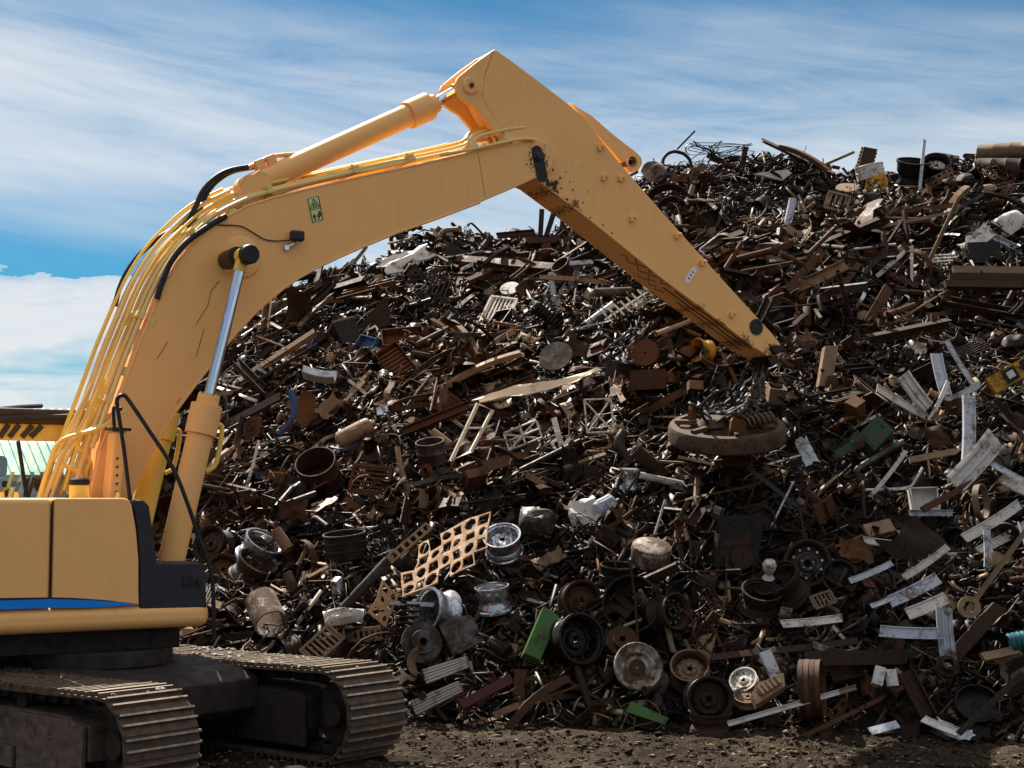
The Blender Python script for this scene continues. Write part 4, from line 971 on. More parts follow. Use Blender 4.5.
# --- wheels and rims low in the pile
rim(503, 544, 19, 'silvery car wheel rim with a bluish bowl open to the sky beside the perforated plate', 'bluish open rim', ['silvery', 'silvery', 'dull grey'], 0, 52, -12, .6)
rim(493, 599, 17, 'silvery wheel rim lying on its side under the bluish open rim', 'silvery sideways rim', 'silvery', 0, 80, 0, .75, spin=6)
rim(438, 611, 22, 'shiny steel rim half buried below the perforated tan plate', 'shiny half buried rim', ['silvery', 'dull grey', 'dull grey'], 0, 10, -52, .6)
rim(580, 601, 20, 'brown truck wheel rim facing out with a ring of hand holes', 'brown truck rim', ['rust brown', 'rust brown', 'dark brown'], 10, 8, 14, .5)
rim(571, 641, 25, 'large blackened drum shaped wheel beside the bright green channel', 'blackened drum wheel', ['blackened', 'blackened', 'dark brown'], 0, 12, 28, .85)
rim(668, 612, 18, 'dark rusty rim with a pale tag on its face, beside the open black ring', 'tagged rusty rim', ['dark brown', 'blackened', 'dusty tan'], 0, 8, 38, .7)
rim(690, 672, 19, 'rusty steel rim tipped back on top of the lowest rim stack', 'rim topping the stack', ['rust brown', 'dusty tan', 'dark brown'], 0, 42, -8, .6)
rim(708, 699, 22, 'dark steel wheel facing out at the foot of the pile', 'dark wheel at the foot', ['blackened', 'dark brown', 'blackened'], 0, 6, 4, .5, off=.5)
rim(710, 722, 21, 'brown rim lying flat on the mud under the dark steel wheel', 'flat rim on the mud', ['dark brown', 'dark brown', 'dark brown'], 0, 84, 0, .5, off=.35)
rim(744, 681, 14, 'thin slotted wheel cover with pale face leaning on the second cover', 'upper pale wheel cover', ['off white', 'off white', 'blackened'], 30, 40, -30, .25)
rim(748, 698, 14, 'thin dusty wheel cover lying under the pale slotted one', 'lower dusty wheel cover', ['dusty tan', 'dusty tan', 'blackened'], 10, 62, -14, .3)
rim(807, 564, 23, 'dark car wheel with a bright scuffed centre facing out in the shaded hollow', 'bright centred wheel', ['dark brown', 'dull grey', 'silvery'], 12, 10, -6, .5)
rim(782, 588, 24, 'dark rim seen from its side beneath the bright centred wheel', 'dark rim under the alloy', ['dark brown', 'blackened', 'blackened'], 0, 66, 0, .6, spin=35)
rim(760, 600, 20, 'rusty ring shaped rim lying open to the sky in the hollow', 'open rusty rim', ['dark brown', 'blackened', 'blackened'], 0, 60, 10, .6, 'none')
rim(259, 550, 20, 'upper of two dark rims stacked with silvery edges near the boom cylinder', 'upper stacked rim', ['silvery', 'dark brown', 'dull grey'], 0, 70, 0, .6, spin=-33)
rim(252, 570, 20, 'lower of two dark rims stacked with silvery edges near the boom cylinder', 'lower stacked rim', ['dull grey', 'dark brown', 'dull grey'], 0, 70, 0, .6, spin=-33)
rim(214, 546, 19, 'old hubbed wheel leaning behind the thin white strip', 'hubbed wheel by the cylinder', ['dark brown', 'dull grey', 'dull grey'], 0, 20, -30, .5)
rim(912, 174, 17, 'dark rim heaped on the crest under the upturned drum', 'dark rim on the crest', ['blackened', 'dark brown', 'dark brown'], 0, 65, 5, .8, off=.1)
rim(936, 170, 14, 'smaller dark rim with pale inner ring on the crest', 'smaller crest rim', ['blackened', 'off white', 'dark brown'], 0, 40, -6, .8, off=.1)
H('wheel_disc', 'wheel', 'whitish rusted wheel disc with a brown centre at the foot of the pile', 'whitish wheel disc', 637, 668, lambda s: [MB().lathe([(24*s, 6*s), (23*s, 8*s), (18*s, 3*s), (14*s, 5*s), (12*s, 1*s), (0, 2*s), (0, 0), (14*s, 0), (22*s, -2*s)], 30), disc(8*s, 3*s, .25)], ['weathered white', 'rust brown'], 0, 22, 8, .4, ['hub'], 24)
H('steel_ring', 'ring', 'big open black ring standing upright like an empty tyre', 'big open black ring', 633, 604, lambda s: band(28*s, 26*s, 2*s), 'blackened', 0, 6, -14, .3, rad=26)
H('brake_disc', 'brake disc', 'grey brake disc with raised hub beside the pale grooved bars', 'grey brake disc', 421, 643, lambda s: disc(20*s, 4*s, .2, 6*s), 'dull grey', 0, 14, 18, .35)
H('brake_disc', 'brake disc', 'rusty brake disc half sunk above the whitish wheel disc', 'sunken brake disc', 622, 642, lambda s: disc(15*s, 4*s, .2, 5*s), 'rust brown', 0, 25, 0)
# --- drums and pipes
H('open_drum', 'drum', 'black steel bucket drum with a rusty rim open to the sky', 'black bucket drum', 319, 472, lambda s: drum(20*s, 30*s, ribs=1), 'dark brown', -8, -52, 0, .3) .rotation_euler
HEROES[-1][3].matrix_world = Matrix.Translation(HEROES[-1][3].matrix_world.translation) @ Euler((R(46), R(-14), 0)).to_matrix().to_4x4()
o = H('open_drum', 'drum', 'wide dark banded drum below the slotted rusty panel', 'banded dark drum', 345, 545, lambda s: drum(21*s, 24*s, ribs=2), 'blackened'); o.matrix_world = Matrix.Translation(o.matrix_world.translation) @ Euler((R(8), R(-5), 0)).to_matrix().to_4x4()
o = H('open_drum', 'drum', 'dark drum upright under the pale cap and rod', 'drum under the rod', 617, 575, lambda s: drum(17*s, 20*s, ribs=1), 'blackened'); o.matrix_world = Matrix.Translation(o.matrix_world.translation) @ Euler((R(10), R(4), 0)).to_matrix().to_4x4()
o = H('open_drum', 'drum', 'flared dark drum upright on the crest', 'upright crest drum', 902, 184, lambda s: drum(13*s, 18*s, ribs=1), 'dark brown', off=.1); o.matrix_world = Matrix.Translation(o.matrix_world.translation) @ Euler((R(6), R(4), 0)).to_matrix().to_4x4()
o = H('open_drum', 'drum', 'white banded drum with a rusted bottom near the crest', 'white banded drum', 870, 172, lambda s: drum(14*s, 14*s, ribs=1), 'off white', off=.2); o.matrix_world = Matrix.Translation(o.matrix_world.translation) @ Euler((R(4), R(-12), 0)).to_matrix().to_4x4()
o = H('basin', 'basin', 'round dark pan with a thin rusty lip by the mud', 'round dark pan', 977, 706, lambda s: drum(21*s, 12*s, .04, 0), 'blackened'); o.matrix_world = Matrix.Translation(o.matrix_world.translation) @ Euler((R(48), R(-8), 0)).to_matrix().to_4x4()
H('oil_drum', 'drum', 'long pale brown drum lying on the crest with its end facing the yard', 'drum lying on the crest', 1004, 152, lambda s: drum(9*s, 50*s, .04, 2).xf(Euler((0, R(90), 0)).to_matrix().to_4x4()), 'dusty tan', -4, 5, -38, .1)
H('oil_drum', 'drum', 'dark drum wedged under the long pale drum of the crest', 'dark drum below the crest', 1000, 172, lambda s: drum(14*s, 44*s, .04, 2).xf(Euler((0, R(90), 0)).to_matrix().to_4x4()), 'dark brown', -6, 5, -30, .1)
H('large_pipe', 'pipe', 'fat whitish pipe with a black mouth near the excavator track', 'fat whitish pipe', 266, 612, lambda s: pipe(36*s, 16*s, .09, 24), 'weathered white', -36, -8, -66, .45)
H('steel_pipe', 'pipe', 'long dark grey pole slanting up beside the grille', 'long slanting pole', 357, 594, lambda s: pipe(88*s, 5*s), 'dull grey', 47, 0, 8, .4)
H('steel_pipe', 'pipe', 'short tan pipe stub with a ragged mouth', 'ragged tan stub', 282, 540, lambda s: pipe(24*s, 6*s, .2), 'dusty tan', -50, 0, -20, .3)
H('steel_pipe', 'pipe', 'dull pipe leaning under the stacked rims', 'pipe under the stacked rims', 293, 588, lambda s: pipe(34*s, 5*s), 'dull grey', -68, 0, -10, .35)
H('steel_pipe', 'pipe', 'grey pipe slanting up below the fishbone rack', 'pipe below the rack', 600, 314, lambda s: pipe(34*s, 3.4*s), 'pale blue grey', 37, 10, 0)
H('steel_pipe', 'pipe', 'thick grey pipe lying level beside the fishbone rack', 'level grey pipe', 613, 292, lambda s: pipe(36*s, 4.5*s), 'dull grey', 2, 10, 0)
H('steel_pipe', 'pipe', 'pale grey pipe standing upright above the ribbed cylinder', 'upright pale pipe', 553, 290, lambda s: pipe(36*s, 3*s), 'pale blue grey', -84, 10, 0)
H('steel_pipe', 'pipe', 'pale green grey pipe standing beside the big tilted hoop', 'pale standing pipe', 790, 213, lambda s: pipe(30*s, 4*s), 'pale blue grey', 76, 10, 0)
H('steel_pipe', 'pipe', 'thick rusty pipe slanting down from the upright post', 'thick slanting rust pipe', 650, 463, lambda s: pipe(40*s, 7*s), 'rust brown', -40, 0, 10)
H('steel_pipe', 'pipe', 'rusty pipe stuck out of the shade under the magnet', 'rust pipe under the magnet', 817, 503, lambda s: pipe(38*s, 6*s), 'rust brown', -38, 0, 10)
H('steel_pipe', 'pipe', 'white pipe stub reaching out beside the silver roller', 'white pipe stub', 662, 480, lambda s: pipe(44*s, 3.5*s), 'off white', -12, 10, 10)
H('curved_tube', 'tube', 'thick dull tube bent like an elbow above the silver roller', 'thick bent tube', 622, 450, lambda s: MB().tube(smooth_path([(2*s, 18*s, 0), (-3*s, 8*s, 2*s), (2*s, -4*s, 0), (10*s, -14*s, 0)], 4), 5*s, 10), 'dull grey', 0, 10, 0)
H('curved_tube', 'tube', 'long dark handle tube hooked at its lower end', 'hooked dark tube', 878, 458, lambda s: MB().tube(smooth_path([(26*s, 16*s, 0), (18*s, 12*s, 0), (-16*s, -8*s, 3*s), (-22*s, -14*s, 3*s), (-20*s, -22*s, 0)], 4), 3.2*s, 10), 'dull grey', 0, 10, 0)
H('curved_tube', 'tube', 'bright bent wire bail sweeping under the white profiles', 'bright bent bail', 893, 482, lambda s: MB().tube(smooth_path([(-28*s, -8*s, 0), (-8*s, -8*s, 3*s), (14*s, -6*s, 3*s), (22*s, 2*s, 0), (30*s, 14*s, 0)], 4), 1.8*s, 8), 'silvery', 0, 10, 0)
# --- plates, sheets, panels
H('perforated_plate', 'plate', 'bright tan perforated plate with rows of cut holes', 'perforated tan plate', 446, 556, lambda s: ringcells(90*s, 60*s, 7, 4, 2*s, 'mix', .92, .3), 'bright tan', 33, 42, -26, .6, rad=38)
H('perforated_plate', 'plate', 'small strip of tan ladder plate lying along the large perforated one', 'tan ladder strip', 404, 548, lambda s: ringcells(66*s, 10*s, 8, 1, 2*s, 'sq', .66), 'dusty tan', 47, 30, -10, .45)
H('perforated_plate', 'plate', 'curled tan plate edge with holes near the long slanting pole', 'curled tan plate', 384, 604, lambda s: ringcells(34*s, 20*s, 3, 2, 2*s, 'mix', .6), 'bright tan', 62, 20, 20, .45)
H('metal_sheet', 'sheet', 'grey rectangular steel plate with a slot, leaning by the shiny rim', 'grey slotted plate', 462, 634, lambda s: MB().prism([(-17*s, -17*s), (17*s, -15*s), (16*s, 13*s), (-4*s, 20*s), (-17*s, 17*s)], -1*s, 1*s, 'z').box((2*s, -11*s, 1.3*s), (20*s, 3*s, .6*s)), 'dull grey', 25, 22, 0, .4)
H('metal_sheet', 'sheet', 'dark rusted triangular sheet standing over the orange tray', 'dark triangular sheet', 372, 316, lambda s: MB().prism([(-20*s, -18*s), (16*s, 24*s), (18*s, -14*s)], -.8*s, .8*s, 'z'), 'dark brown', 0, 8, 10)
H('metal_sheet', 'sheet', 'flat rust red tray with a folded lip above the slatted crate', 'rust red tray', 403, 339, lambda s: boxopen(40*s, 22*s, 10*s, .8*s), 'orange rusted', 8, 40, 0)
H('slatted_crate', 'crate', 'orange rusted slatted crate tilted steeply below the rust red tray', 'orange slatted crate', 397, 364, lambda s: [boxopen(42*s, 24*s, 10*s, .8*s), grille(38*s, 20*s, 8, .7*s, False)], 'orange rusted', -52, 28, -10, .3, ['slat_panel'])
H('slotted_sheet', 'sheet', 'brown grooved panel standing on edge by the black bucket drum', 'brown grooved panel', 371, 480, lambda s: grille(26*s, 40*s, 6, 1.6*s), 'rust brown', 84, 10, -18)
H('slotted_sheet', 'sheet', 'rust orange panel with four slots below the grooved one', 'rust panel with slots', 352, 516, lambda s: ringcells(34*s, 26*s, 4, 1, 1.6*s, 'sq', .5), 'orange rusted', -40, 25, 10)
H('metal_sheet', 'sheet', 'rust red sheet folded beside the blue band', 'folded rust red sheet', 304, 411, lambda s: sheet(30*s, 30*s, .05, 1.3, .8*s), 'orange rusted', 40, 15, 20)
H('metal_sheet', 'sheet', 'ochre sheet with a torn corner near the folded red sheet', 'torn ochre sheet', 329, 408, lambda s: sheet(26*s, 16*s, .05, .6, .8*s), 'dusty tan', 48, 20, 0)
H('metal_sheet', 'sheet', 'thick creamy slab lying on the skyline of the lower crest', 'creamy skyline slab', 405, 262, lambda s: sheet(52*s, 22*s, .05, .5, 2*s), 'off white', 28, 40, 0, .25)
H('metal_sheet', 'sheet', 'torn bright strip of sheet running up above the white edged frame', 'torn bright sheet', 536, 389, lambda s: sheet(118*s, 11*s, .03, .2, 1*s, 16, 4), 'cream', 23, 48, 0, .9)
H('steel_girder', 'girder', 'long rusty beam slanting up behind the white edged frame', 'long rusty beam', 470, 405, lambda s: profile('channel', 140*s, 9*s), 'rust brown', 26, 30, 0, .8)
H('bent_surround', 'frame', 'bent empty frame with whitish edges below the long beam', 'white edged frame', 471, 431, lambda s: MB().tube([(-18*s, -28*s, 0), (6*s, 26*s, 0), (20*s, 20*s, 0), (0, -20*s, 0)], 2*s, 6, closed=True).tube([(-6*s, 3*s, 0), (13*s, 3*s, 0)], 1.2*s, 6), 'cream', 0, 12, 0, 1.5)
H('metal_sheet', 'sheet', 'pale rounded sheet like a shield near the white grille', 'pale round sheet', 510, 289, lambda s: disc(10*s, 1.4*s, .03), 'off white', 0, 45, -15)
H('round_plate', 'plate', 'large dull round plate half buried under the ribbed cylinder', 'dull round plate', 556, 357, lambda s: disc(17*s, 2*s, .06), 'dull grey', 0, 30, -20)
H('round_plate', 'plate', 'brown round disc standing beside the brown textured block', 'standing brown disc', 646, 354, lambda s: disc(13.5*s, 5*s, .1), 'rust brown', 0, 12, -16)
H('wheel_hoop', 'hoop', 'orange yellow rim ring under the stick of the excavator', 'orange rim ring', 702, 351, lambda s: rim_parts(12*s, 15*s, 'none')[0], 'yellow', 0, 5, -55)
H('metal_block', 'block', 'brown textured block like a brick of pressed metal', 'brown pressed block', 649, 382, lambda s: MB().box((0, 0, 0), (34*s, 20*s, 18*s)), 'rust brown', 3, 12, -8)
H('metal_block', 'block', 'small pale block beside the pressed brown one', 'small pale block', 695, 386, lambda s: MB().box((0, 0, 0), (14*s, 9*s, 9*s)), 'dusty tan', -4, 15, 12)
H('green_channel', 'channel', 'bright green steel channel leaning at the foot of the pile', 'bright green channel', 540, 636, lambda s: [profile('box', 56*s, 17*s), MB().box((-4*s, -9.2*s, 0), (14*s, .8*s, 4*s)).box((14*s, -9.2*s, 0), (3*s, .8*s, 3*s))], ['green', 'blackened'], 57, 32, 22, .5, ['slot_plate'])
H('green_plate', 'plate', 'dark green plate lying on the mud below the whitish wheel disc', 'green plate on the mud', 648, 711, lambda s: MB().prism([(-22*s, -2*s), (-16*s, 8*s), (20*s, -6*s), (16*s, -12*s)], -2*s, 2*s, 'z'), 'green', -4, 18, 0, .45)
H('red_girder', 'girder', 'dark red beam slanting down to the mud below the green channel', 'dark red beam', 486, 692, lambda s: profile('box', 56*s, 9*s), 'red', 26, 20, 10, .4)
H('grooved_bar', 'bar', 'upper of two pale grooved bars with round black ends', 'upper grooved bar', 447, 669, lambda s: [grooved(46*s, 15*s, s), disc(7.5*s, 2*s, .05).xf(Matrix.Translation((-23*s, 0, 0)) @ Euler((0, R(-90), 0)).to_matrix().to_4x4())], ['off white', 'blackened'], 20, 10, -18, .45, ['end_cap'])
H('grooved_bar', 'bar', 'lower of two pale grooved bars with round black ends', 'lower grooved bar', 438, 697, lambda s: [grooved(52*s, 15*s, s), disc(7.5*s, 2*s, .05).xf(Matrix.Translation((-26*s, 0, 0)) @ Euler((0, R(-90), 0)).to_matrix().to_4x4())], ['off white', 'blackened'], 26, 10, -18, .45, ['end_cap'])
H('casting', 'casting', 'pale tan casting curved round the upper grooved bar', 'curved tan casting', 424, 662, lambda s: band(15*s, 14*s, 3*s, 2.6), 'dusty tan', 110, 12, -20, .4)
H('coil_spring', 'spring', 'black coil spring standing near the pale rail end', 'black coil spring', 408, 616, lambda s: spring(9*s, 28*s, 5, 1.6*s), 'blackened', 84, 8, 0, .4)
H('steel_rail', 'rail', 'pale thin rail reaching level toward the shiny half buried rim', 'pale level rail', 412, 604, lambda s: profile('box', 44*s, 4*s), 'pale blue grey', -2, 20, -10, .6)
H('fan_cover', 'cover', 'dented whitish cover with a glossy top near the pole', 'dented whitish cover', 344, 617, lambda s: cowl(38*s, 16*s, 9*s), 'off white', 8, 40, 0, .4)
H('slotted_grille', 'grille', 'small tan grille with white bars near the excavator track', 'small tan grille', 322, 645, lambda s: grille(36*s, 22*s, 7, 1.2*s), 'dusty tan', 48, 35, 0, .4)
H('crumpled_sheet', 'sheet', 'crumpled pale tin sheet between the magnet and the bluish rim', 'crumpled pale tin', 583, 512, lambda s: sheet(30*s, 26*s, .18, .9, 1*s), 'off white', 20, 35, 0, .3)
H('motor_lump', 'motor', 'blue painted motor lump beside the crumpled tin', 'blue motor lump', 606, 506, lambda s: motor(10*s, 22*s), 'pale blue grey', 25, 15, 20, .3)
H('cover_hood', 'hood', 'grey moulded hood leaning behind the bluish open rim', 'grey moulded hood', 537, 522, lambda s: cowl(36*s, 28*s, 14*s), 'dull grey', -12, 40, 0, .4)
H('crumpled_sheet', 'sheet', 'tan bent sheet jammed under the grey moulded hood', 'tan jammed sheet', 548, 560, lambda s: sheet(30*s, 14*s, .14, .7, 1*s), 'dusty tan', 30, 30, 0, .3)
H('spool', 'spool', 'chrome spool shaped sleeve below the magnet', 'chrome spool', 630, 479, lambda s: MB().lathe([(10*s, -10*s), (10*s, -8*s), (7.5*s, -4*s), (7*s, 0), (7.5*s, 4*s), (10*s, 8*s), (10*s, 10*s), (0, 10*s)], 20), 'silvery', 0, 84, 8, .35)
H('air_cleaner', 'cleaner', 'pale round filter housing with a dented top in the hollow', 'pale filter housing', 651, 553, lambda s: MB().lathe([(0, -10*s), (17*s, -10*s), (19*s, -7*s), (19*s, 2*s), (20*s, 3*s), (19*s, 8*s), (12*s, 11*s), (0, 12*s)], 26), 'weathered white', 12, 66, 12, .5)
H('metal_cabinet', 'cabinet', 'black boxy door with a round port below the magnet', 'black boxy door', 737, 541, lambda s: [cabinet(42*s, 50*s, 14*s), disc(11*s, 2*s, .1).xf(Matrix.Translation((4*s, -16*s, 8.2*s))), MB().box((-2*s, -2*s, 8*s), (26*s, 6*s, 1.5*s), (0, 0, R(10)))], ['blackened', 'rust brown', 'rust brown'], -6, 4, 6, .4, ['port_cover', 'cross_strap'])
H('metal_ball', 'cap', 'pale grey cap on a short stem beside the bright centred wheel', 'pale grey cap', 769, 571, lambda s: MB().lathe([(0, 12*s), (5*s, 11*s), (7*s, 7*s), (6*s, 2*s), (3*s, -4*s), (6*s, -8*s), (0, -9*s)], 16), 'off white', -30, 60, 0, .5)
H('rod', 'rod', 'thin upright rusty rod standing before the big open black ring', 'thin upright rod', 634, 600, lambda s: MB().tube([(-38*s, 0, 0), (0, 1*s, 0), (38*s, 0, 0)], 1.3*s, 6), 'rust brown', -85, 8, 0, .8)
H('rod', 'rod', 'silvery thin rod slanting in the shaded hollow', 'thin silvery rod', 782, 505, lambda s: MB().tube([(-26*s, 0, 0), (26*s, 0, 0)], 1.4*s, 6), 'silvery', 62, 8, 0, .5)
H('rod', 'rod', 'slim pale stalk standing in the dark below the spool', 'slim pale stalk', 660, 517, lambda s: MB().tube([(-18*s, 0, 0), (18*s, 0, 0)], 1.2*s, 6), 'off white', 72, 8, 0, .4)
H('blue_band', 'band', 'bent blue steel band arching beside the boom cylinder', 'bent blue band', 288, 414, lambda s: MB().tube([(x*s, y*s, 0) for x, y in ((-9, -20), (2, -10), (6, 2), (5, 14), (1, 22))], 3.4*s, 6), 'blue', 0, 10, 0, .8)
H('steel_tank', 'tank', 'tan ridged cylinder lying above the black bucket drum', 'tan ridged cylinder', 355, 433, lambda s: tank(9*s, 40*s), 'dusty tan', 28, 15, 0, .3)
H('bucket', 'bucket', 'dented grey bucket beside the white edged frame', 'dented grey bucket', 431, 452, lambda s: drum(14*s, 22*s, .05, 1), 'dull grey', -30, 70, -20, .3)
H('roller', 'roller', 'small tan roller lying on the dented grey bucket', 'small tan roller', 441, 438, lambda s: MB().cyl((-11*s, 0, 0), (11*s, 0, 0), 4*s, 14), 'dusty tan', -38, 15, 0, .5)
H('wire_lattice', 'lattice', 'small square lattice crossed by braces under the long torn sheet', 'crossed square lattice', 599, 416, lambda s: lattice(26*s, 33*s, 1*s, 1, 1), 'off white', 3, 12, 6, .6)
H('wire_lattice', 'lattice', 'tilted wire lattice box near the white edged frame', 'tilted wire lattice', 523, 436, lambda s: lattice(34*s, 22*s, 1*s, 2, 2), 'off white', 25, 30, -20, .6)
H('wire_lattice', 'lattice', 'folded wire chair frame below the fishbone rack', 'folded chair frame', 624, 347, lambda s: lattice(46*s, 18*s, 1*s, 2, 1, False), 'dull grey', 38, 25, 20, .35)
H('fishbone_rack', 'rack', 'pale fishbone rack with cross rungs under the excavator stick', 'fishbone rack', 628, 305, lambda s: comb(58*s, 8, 15*s, 1.1*s), 'cream', 37, 25, 0, .4)
H('slatted_grille', 'grille', 'white slatted grille lying in a tray near the pale round sheet', 'white slatted grille', 499, 310, lambda s: grille(26*s, 34*s, 7, 1.1*s), 'cream', -12, 40, -10, .35)
H('slatted_grille', 'grille', 'brown slatted grille standing high on the lower crest', 'brown slatted grille', 437, 286, lambda s: grille(26*s, 34*s, 6, 1*s, False), 'rust brown', -18, 30, 0, .3)
H('ribbed_cylinder', 'cylinder', 'dark ribbed cylinder with a pale end beside the white grille', 'dark ribbed cylinder', 549, 318, lambda s: fins(34*s, 11*s, 9), 'blackened', -45, 20, 20, .3)
H('metal_box', 'box', 'dark box with a tan lid in the middle of the lower slope', 'dark box with tan lid', 346, 336, lambda s: [MB().box((0, 0, 0), (22*s, 26*s, 20*s)), MB().box((0, 13.6*s, 0), (23*s, 2*s, 20.6*s))], ['blackened', 'dusty tan'], 18, 24, 20, .3, ['box_lid'])
H('bent_flashing', 'flashing', 'folded pale flashing near the blue band', 'folded pale flashing', 319, 371, lambda s: profile('angle', 34*s, 14*s, .08, .2), 'pale blue grey', -12, 25, 0, .35)
H('cross_bracket', 'bracket', 'whitish cross shaped bracket above the tan ridged cylinder', 'whitish cross bracket', 355, 391, lambda s: MB().box((0, 0, 0), (28*s, 3*s, 2*s)).box((4*s, 0, 2*s), (3*s, 24*s, 2*s)), 'off white', 50, 20, 0, .4)
H('hooked_rod', 'rod', 'hooked black rod sticking up from the lower crest', 'hooked skyline rod', 478, 234, lambda s: MB().tube(smooth_path([(-10*s, 8*s, 0), (-8*s, 11*s, 0), (-4*s, 9*s, 0), (10*s, -6*s, 0)], 3), 1.1*s, 6), 'blackened', 0, 5, 0, 0)
H('steel_girder', 'girder', 'dark beam lying level on the lower crest near the stick', 'level skyline beam', 516, 234, lambda s: profile('channel', 38*s, 6*s), 'dark brown', 6, 10, 0, .1)
H('steel_plate', 'plate', 'dark red plate lying flat below the level skyline beam', 'flat red plate', 545, 241, lambda s: profile('box', 44*s, 10*s), 'red', 2, 30, 0, .2)
H('black_slats', 'slats', 'pair of black slats standing up beside the excavator stick', 'black upright slats', 546, 224, lambda s: MB().box((-5*s, 0, 0), (5*s, 28*s, 4*s), (0, 0, .15)).box((4*s, 0, 0), (5*s, 24*s, 4*s), (0, 0, -.1)), 'blackened', -12, 5, 0, 0)
H('steel_strip', 'strip', 'pale turquoise white strip lying level near the stick', 'pale level strip', 588, 263, lambda s: profile('box', 40*s, 5*s), 'pale blue grey', 4, 30, 0, .35)
# --- upper slope on the far side of the stick
H('large_hoop', 'hoop', 'big thin hoop tilted up near the crest behind the stick', 'big tilted hoop', 745, 205, lambda s: hoop(23*s, .9*s, .78), 'dull grey', 25, 12, 0, .8)
H('large_hoop', 'hoop', 'flat lying hoop seen edge on beside the big tilted one', 'flat lying hoop', 708, 199, lambda s: hoop(21*s, .9*s, 1), 'dull grey', 0, 72, 0, .8)
H('large_hoop', 'hoop', 'black tyre like hoop standing on the crest', 'black crest hoop', 677, 165, lambda s: hoop(15*s, 1.8*s, 1), 'blackened', 0, 15, 10, .0)
H('fender_arch', 'fender', 'dark arched fender behind the upper stick edge', 'dark arched fender', 668, 208, lambda s: band(24*s, 14*s, 1.2*s, 2.7), 'dark brown', 20, 15, -15, .4)
H('fender_arch', 'fender', 'grey arched fender nested in the dark one', 'nested grey fender', 672, 213, lambda s: band(16*s, 12*s, 1.2*s, 2.6), 'dull grey', 20, 15, -15, .45)
H('rounded_cowl', 'cowl', 'pale dented cowl just past the guard eye of the stick', 'pale dented cowl', 655, 173, lambda s: cowl(24*s, 18*s, 12*s), 'weathered white', 20, 30, 0, .15)
H('fender_sheet', 'sheet', 'pale wing shaped sheet below the crest', 'pale wing sheet', 774, 173, lambda s: MB().prism([(-24*s, -9*s), (16*s, 9*s), (20*s, 5*s), (8*s, -8*s)], -1*s, 1*s, 'z').xf(Euler((0, R(20), 0)).to_matrix().to_4x4()), 'off white', 0, 30, 0, .3)
H('steel_rod', 'rod', 'thin black rod poking out of the crest at a slant', 'slanting crest rod', 686, 140, lambda s: MB().tube([(-13*s, 0, 0), (13*s, 0, 0)], 1*s, 5), 'blackened', 46, 0, 0, 0)
H('wire_tangle', 'wire', 'springy tangle of dark wire topping the crest', 'dark wire on the crest', 722, 152, lambda s: [MB().add([(x, y*.42, z) for x, y, z in q_.v], q_.f) for q_ in (wire(70*s, .7*s, 34),)], 'blackened', 0, 5, 0, -.2)
H('machine_head', 'machine', 'toothed dark gearbox column standing on the crest', 'toothed crest column', 866, 160, lambda s: [profile('box', 24*s, 14*s), comb(24*s, 6, 17*s, 1.2*s)], 'dark brown', 70, 8, 10, 0, ['tooth_row'])
H('long_pole', 'pole', 'thin tan pole leaning off the crest beside the toothed column', 'leaning crest pole', 838, 159, lambda s: MB().cyl((-18*s, 0, 0), (18*s, 0, 0), 1.5*s, 8), 'dusty tan', 24, 5, 0, .1)
H('square_stake', 'stake', 'pale blue grey post upright between the crest drums', 'pale crest post', 922, 165, lambda s: profile('box', 52*s, 3*s), 'pale blue grey', 82, 5, 0, .5)
H('round_plate', 'plate', 'tan round lid with a small centre hole below the white drum', 'tan holed lid', 847, 189, lambda s: disc(11*s, 2*s, .14), 'dusty tan', 0, 55, -10, .4)
H('pulley_wheel', 'pulley', 'yellow rusted pulley beside the white banded drum', 'yellow rusted pulley', 877, 184, lambda s: disc(11*s, 4*s, .2, 3*s), 'yellow', 0, 12, -20, .4)
H('slat_grid', 'frame', 'tan angular frame of slats under the holed lid', 'tan slat frame', 837, 203, lambda s: grille(20*s, 22*s, 4, 1.4*s), 'dusty tan', -20, 30, 0, .35)
H('white_cover', 'cover', 'creamy white machine panel high on the slope', 'creamy white panel', 975, 243, lambda s: sheet(44*s, 18*s, .05, .6, 2*s), 'off white', 42, 35, 0, .4)
H('white_cover', 'cover', 'dirty white cover under the long crest drums', 'dirty white cover', 1012, 222, lambda s: cowl(32*s, 22*s, 9*s), 'off white', 34, 38, 0, .35)
H('blue_rail', 'rail', 'pale blue rail running down across the creamy panel', 'pale blue rail', 1001, 241, lambda s: profile('channel', 44*s, 7*s), 'pale blue grey', -34, 25, 0, .55)
H('grid_rack', 'rack', 'small white grid rack below the creamy panel', 'small white grid', 944, 259, lambda s: lattice(24*s, 9*s, .9*s, 4, 2, False), 'off white', 4, 40, 0, .5)
H('dark_block', 'block', 'rough black block beside the creamy white panel', 'rough black block', 982, 256, lambda s: MB().box((0, 0, 0), (32*s, 22*s, 20*s)), 'blackened', 2, 12, 0, .35)
for k in range(3):
    H('steel_girder', 'girder', ('top', 'middle', 'bottom')[k]+' one of three long brown beams stacked level high on the slope', ('top', 'middle', 'bottom')[k]+' stacked beam', 992-k*4, 271+k*7, lambda s: profile('box', 76*s, 8*s), ('dusty tan', 'dark brown', 'dark brown')[k], -1, 25, 0, .45)
H('wedge_plank', 'plank', 'rusty wedge shaped plank standing out of the slope', 'rusty wedge plank', 873, 312, lambda s: MB().prism([(-34*s, -5*s), (32*s, -7*s), (36*s, 3*s), (-30*s, 4*s)], -2*s, 2*s, 'z'), 'rust brown', 56, 20, 10, .45)
H('stone_stub', 'stub', 'short grey stone like post leaning beside the magnet chain', 'grey stone post', 827, 367, lambda s: profile('box', 42*s, 13*s), 'dusty tan', 76, 10, 10, .45)
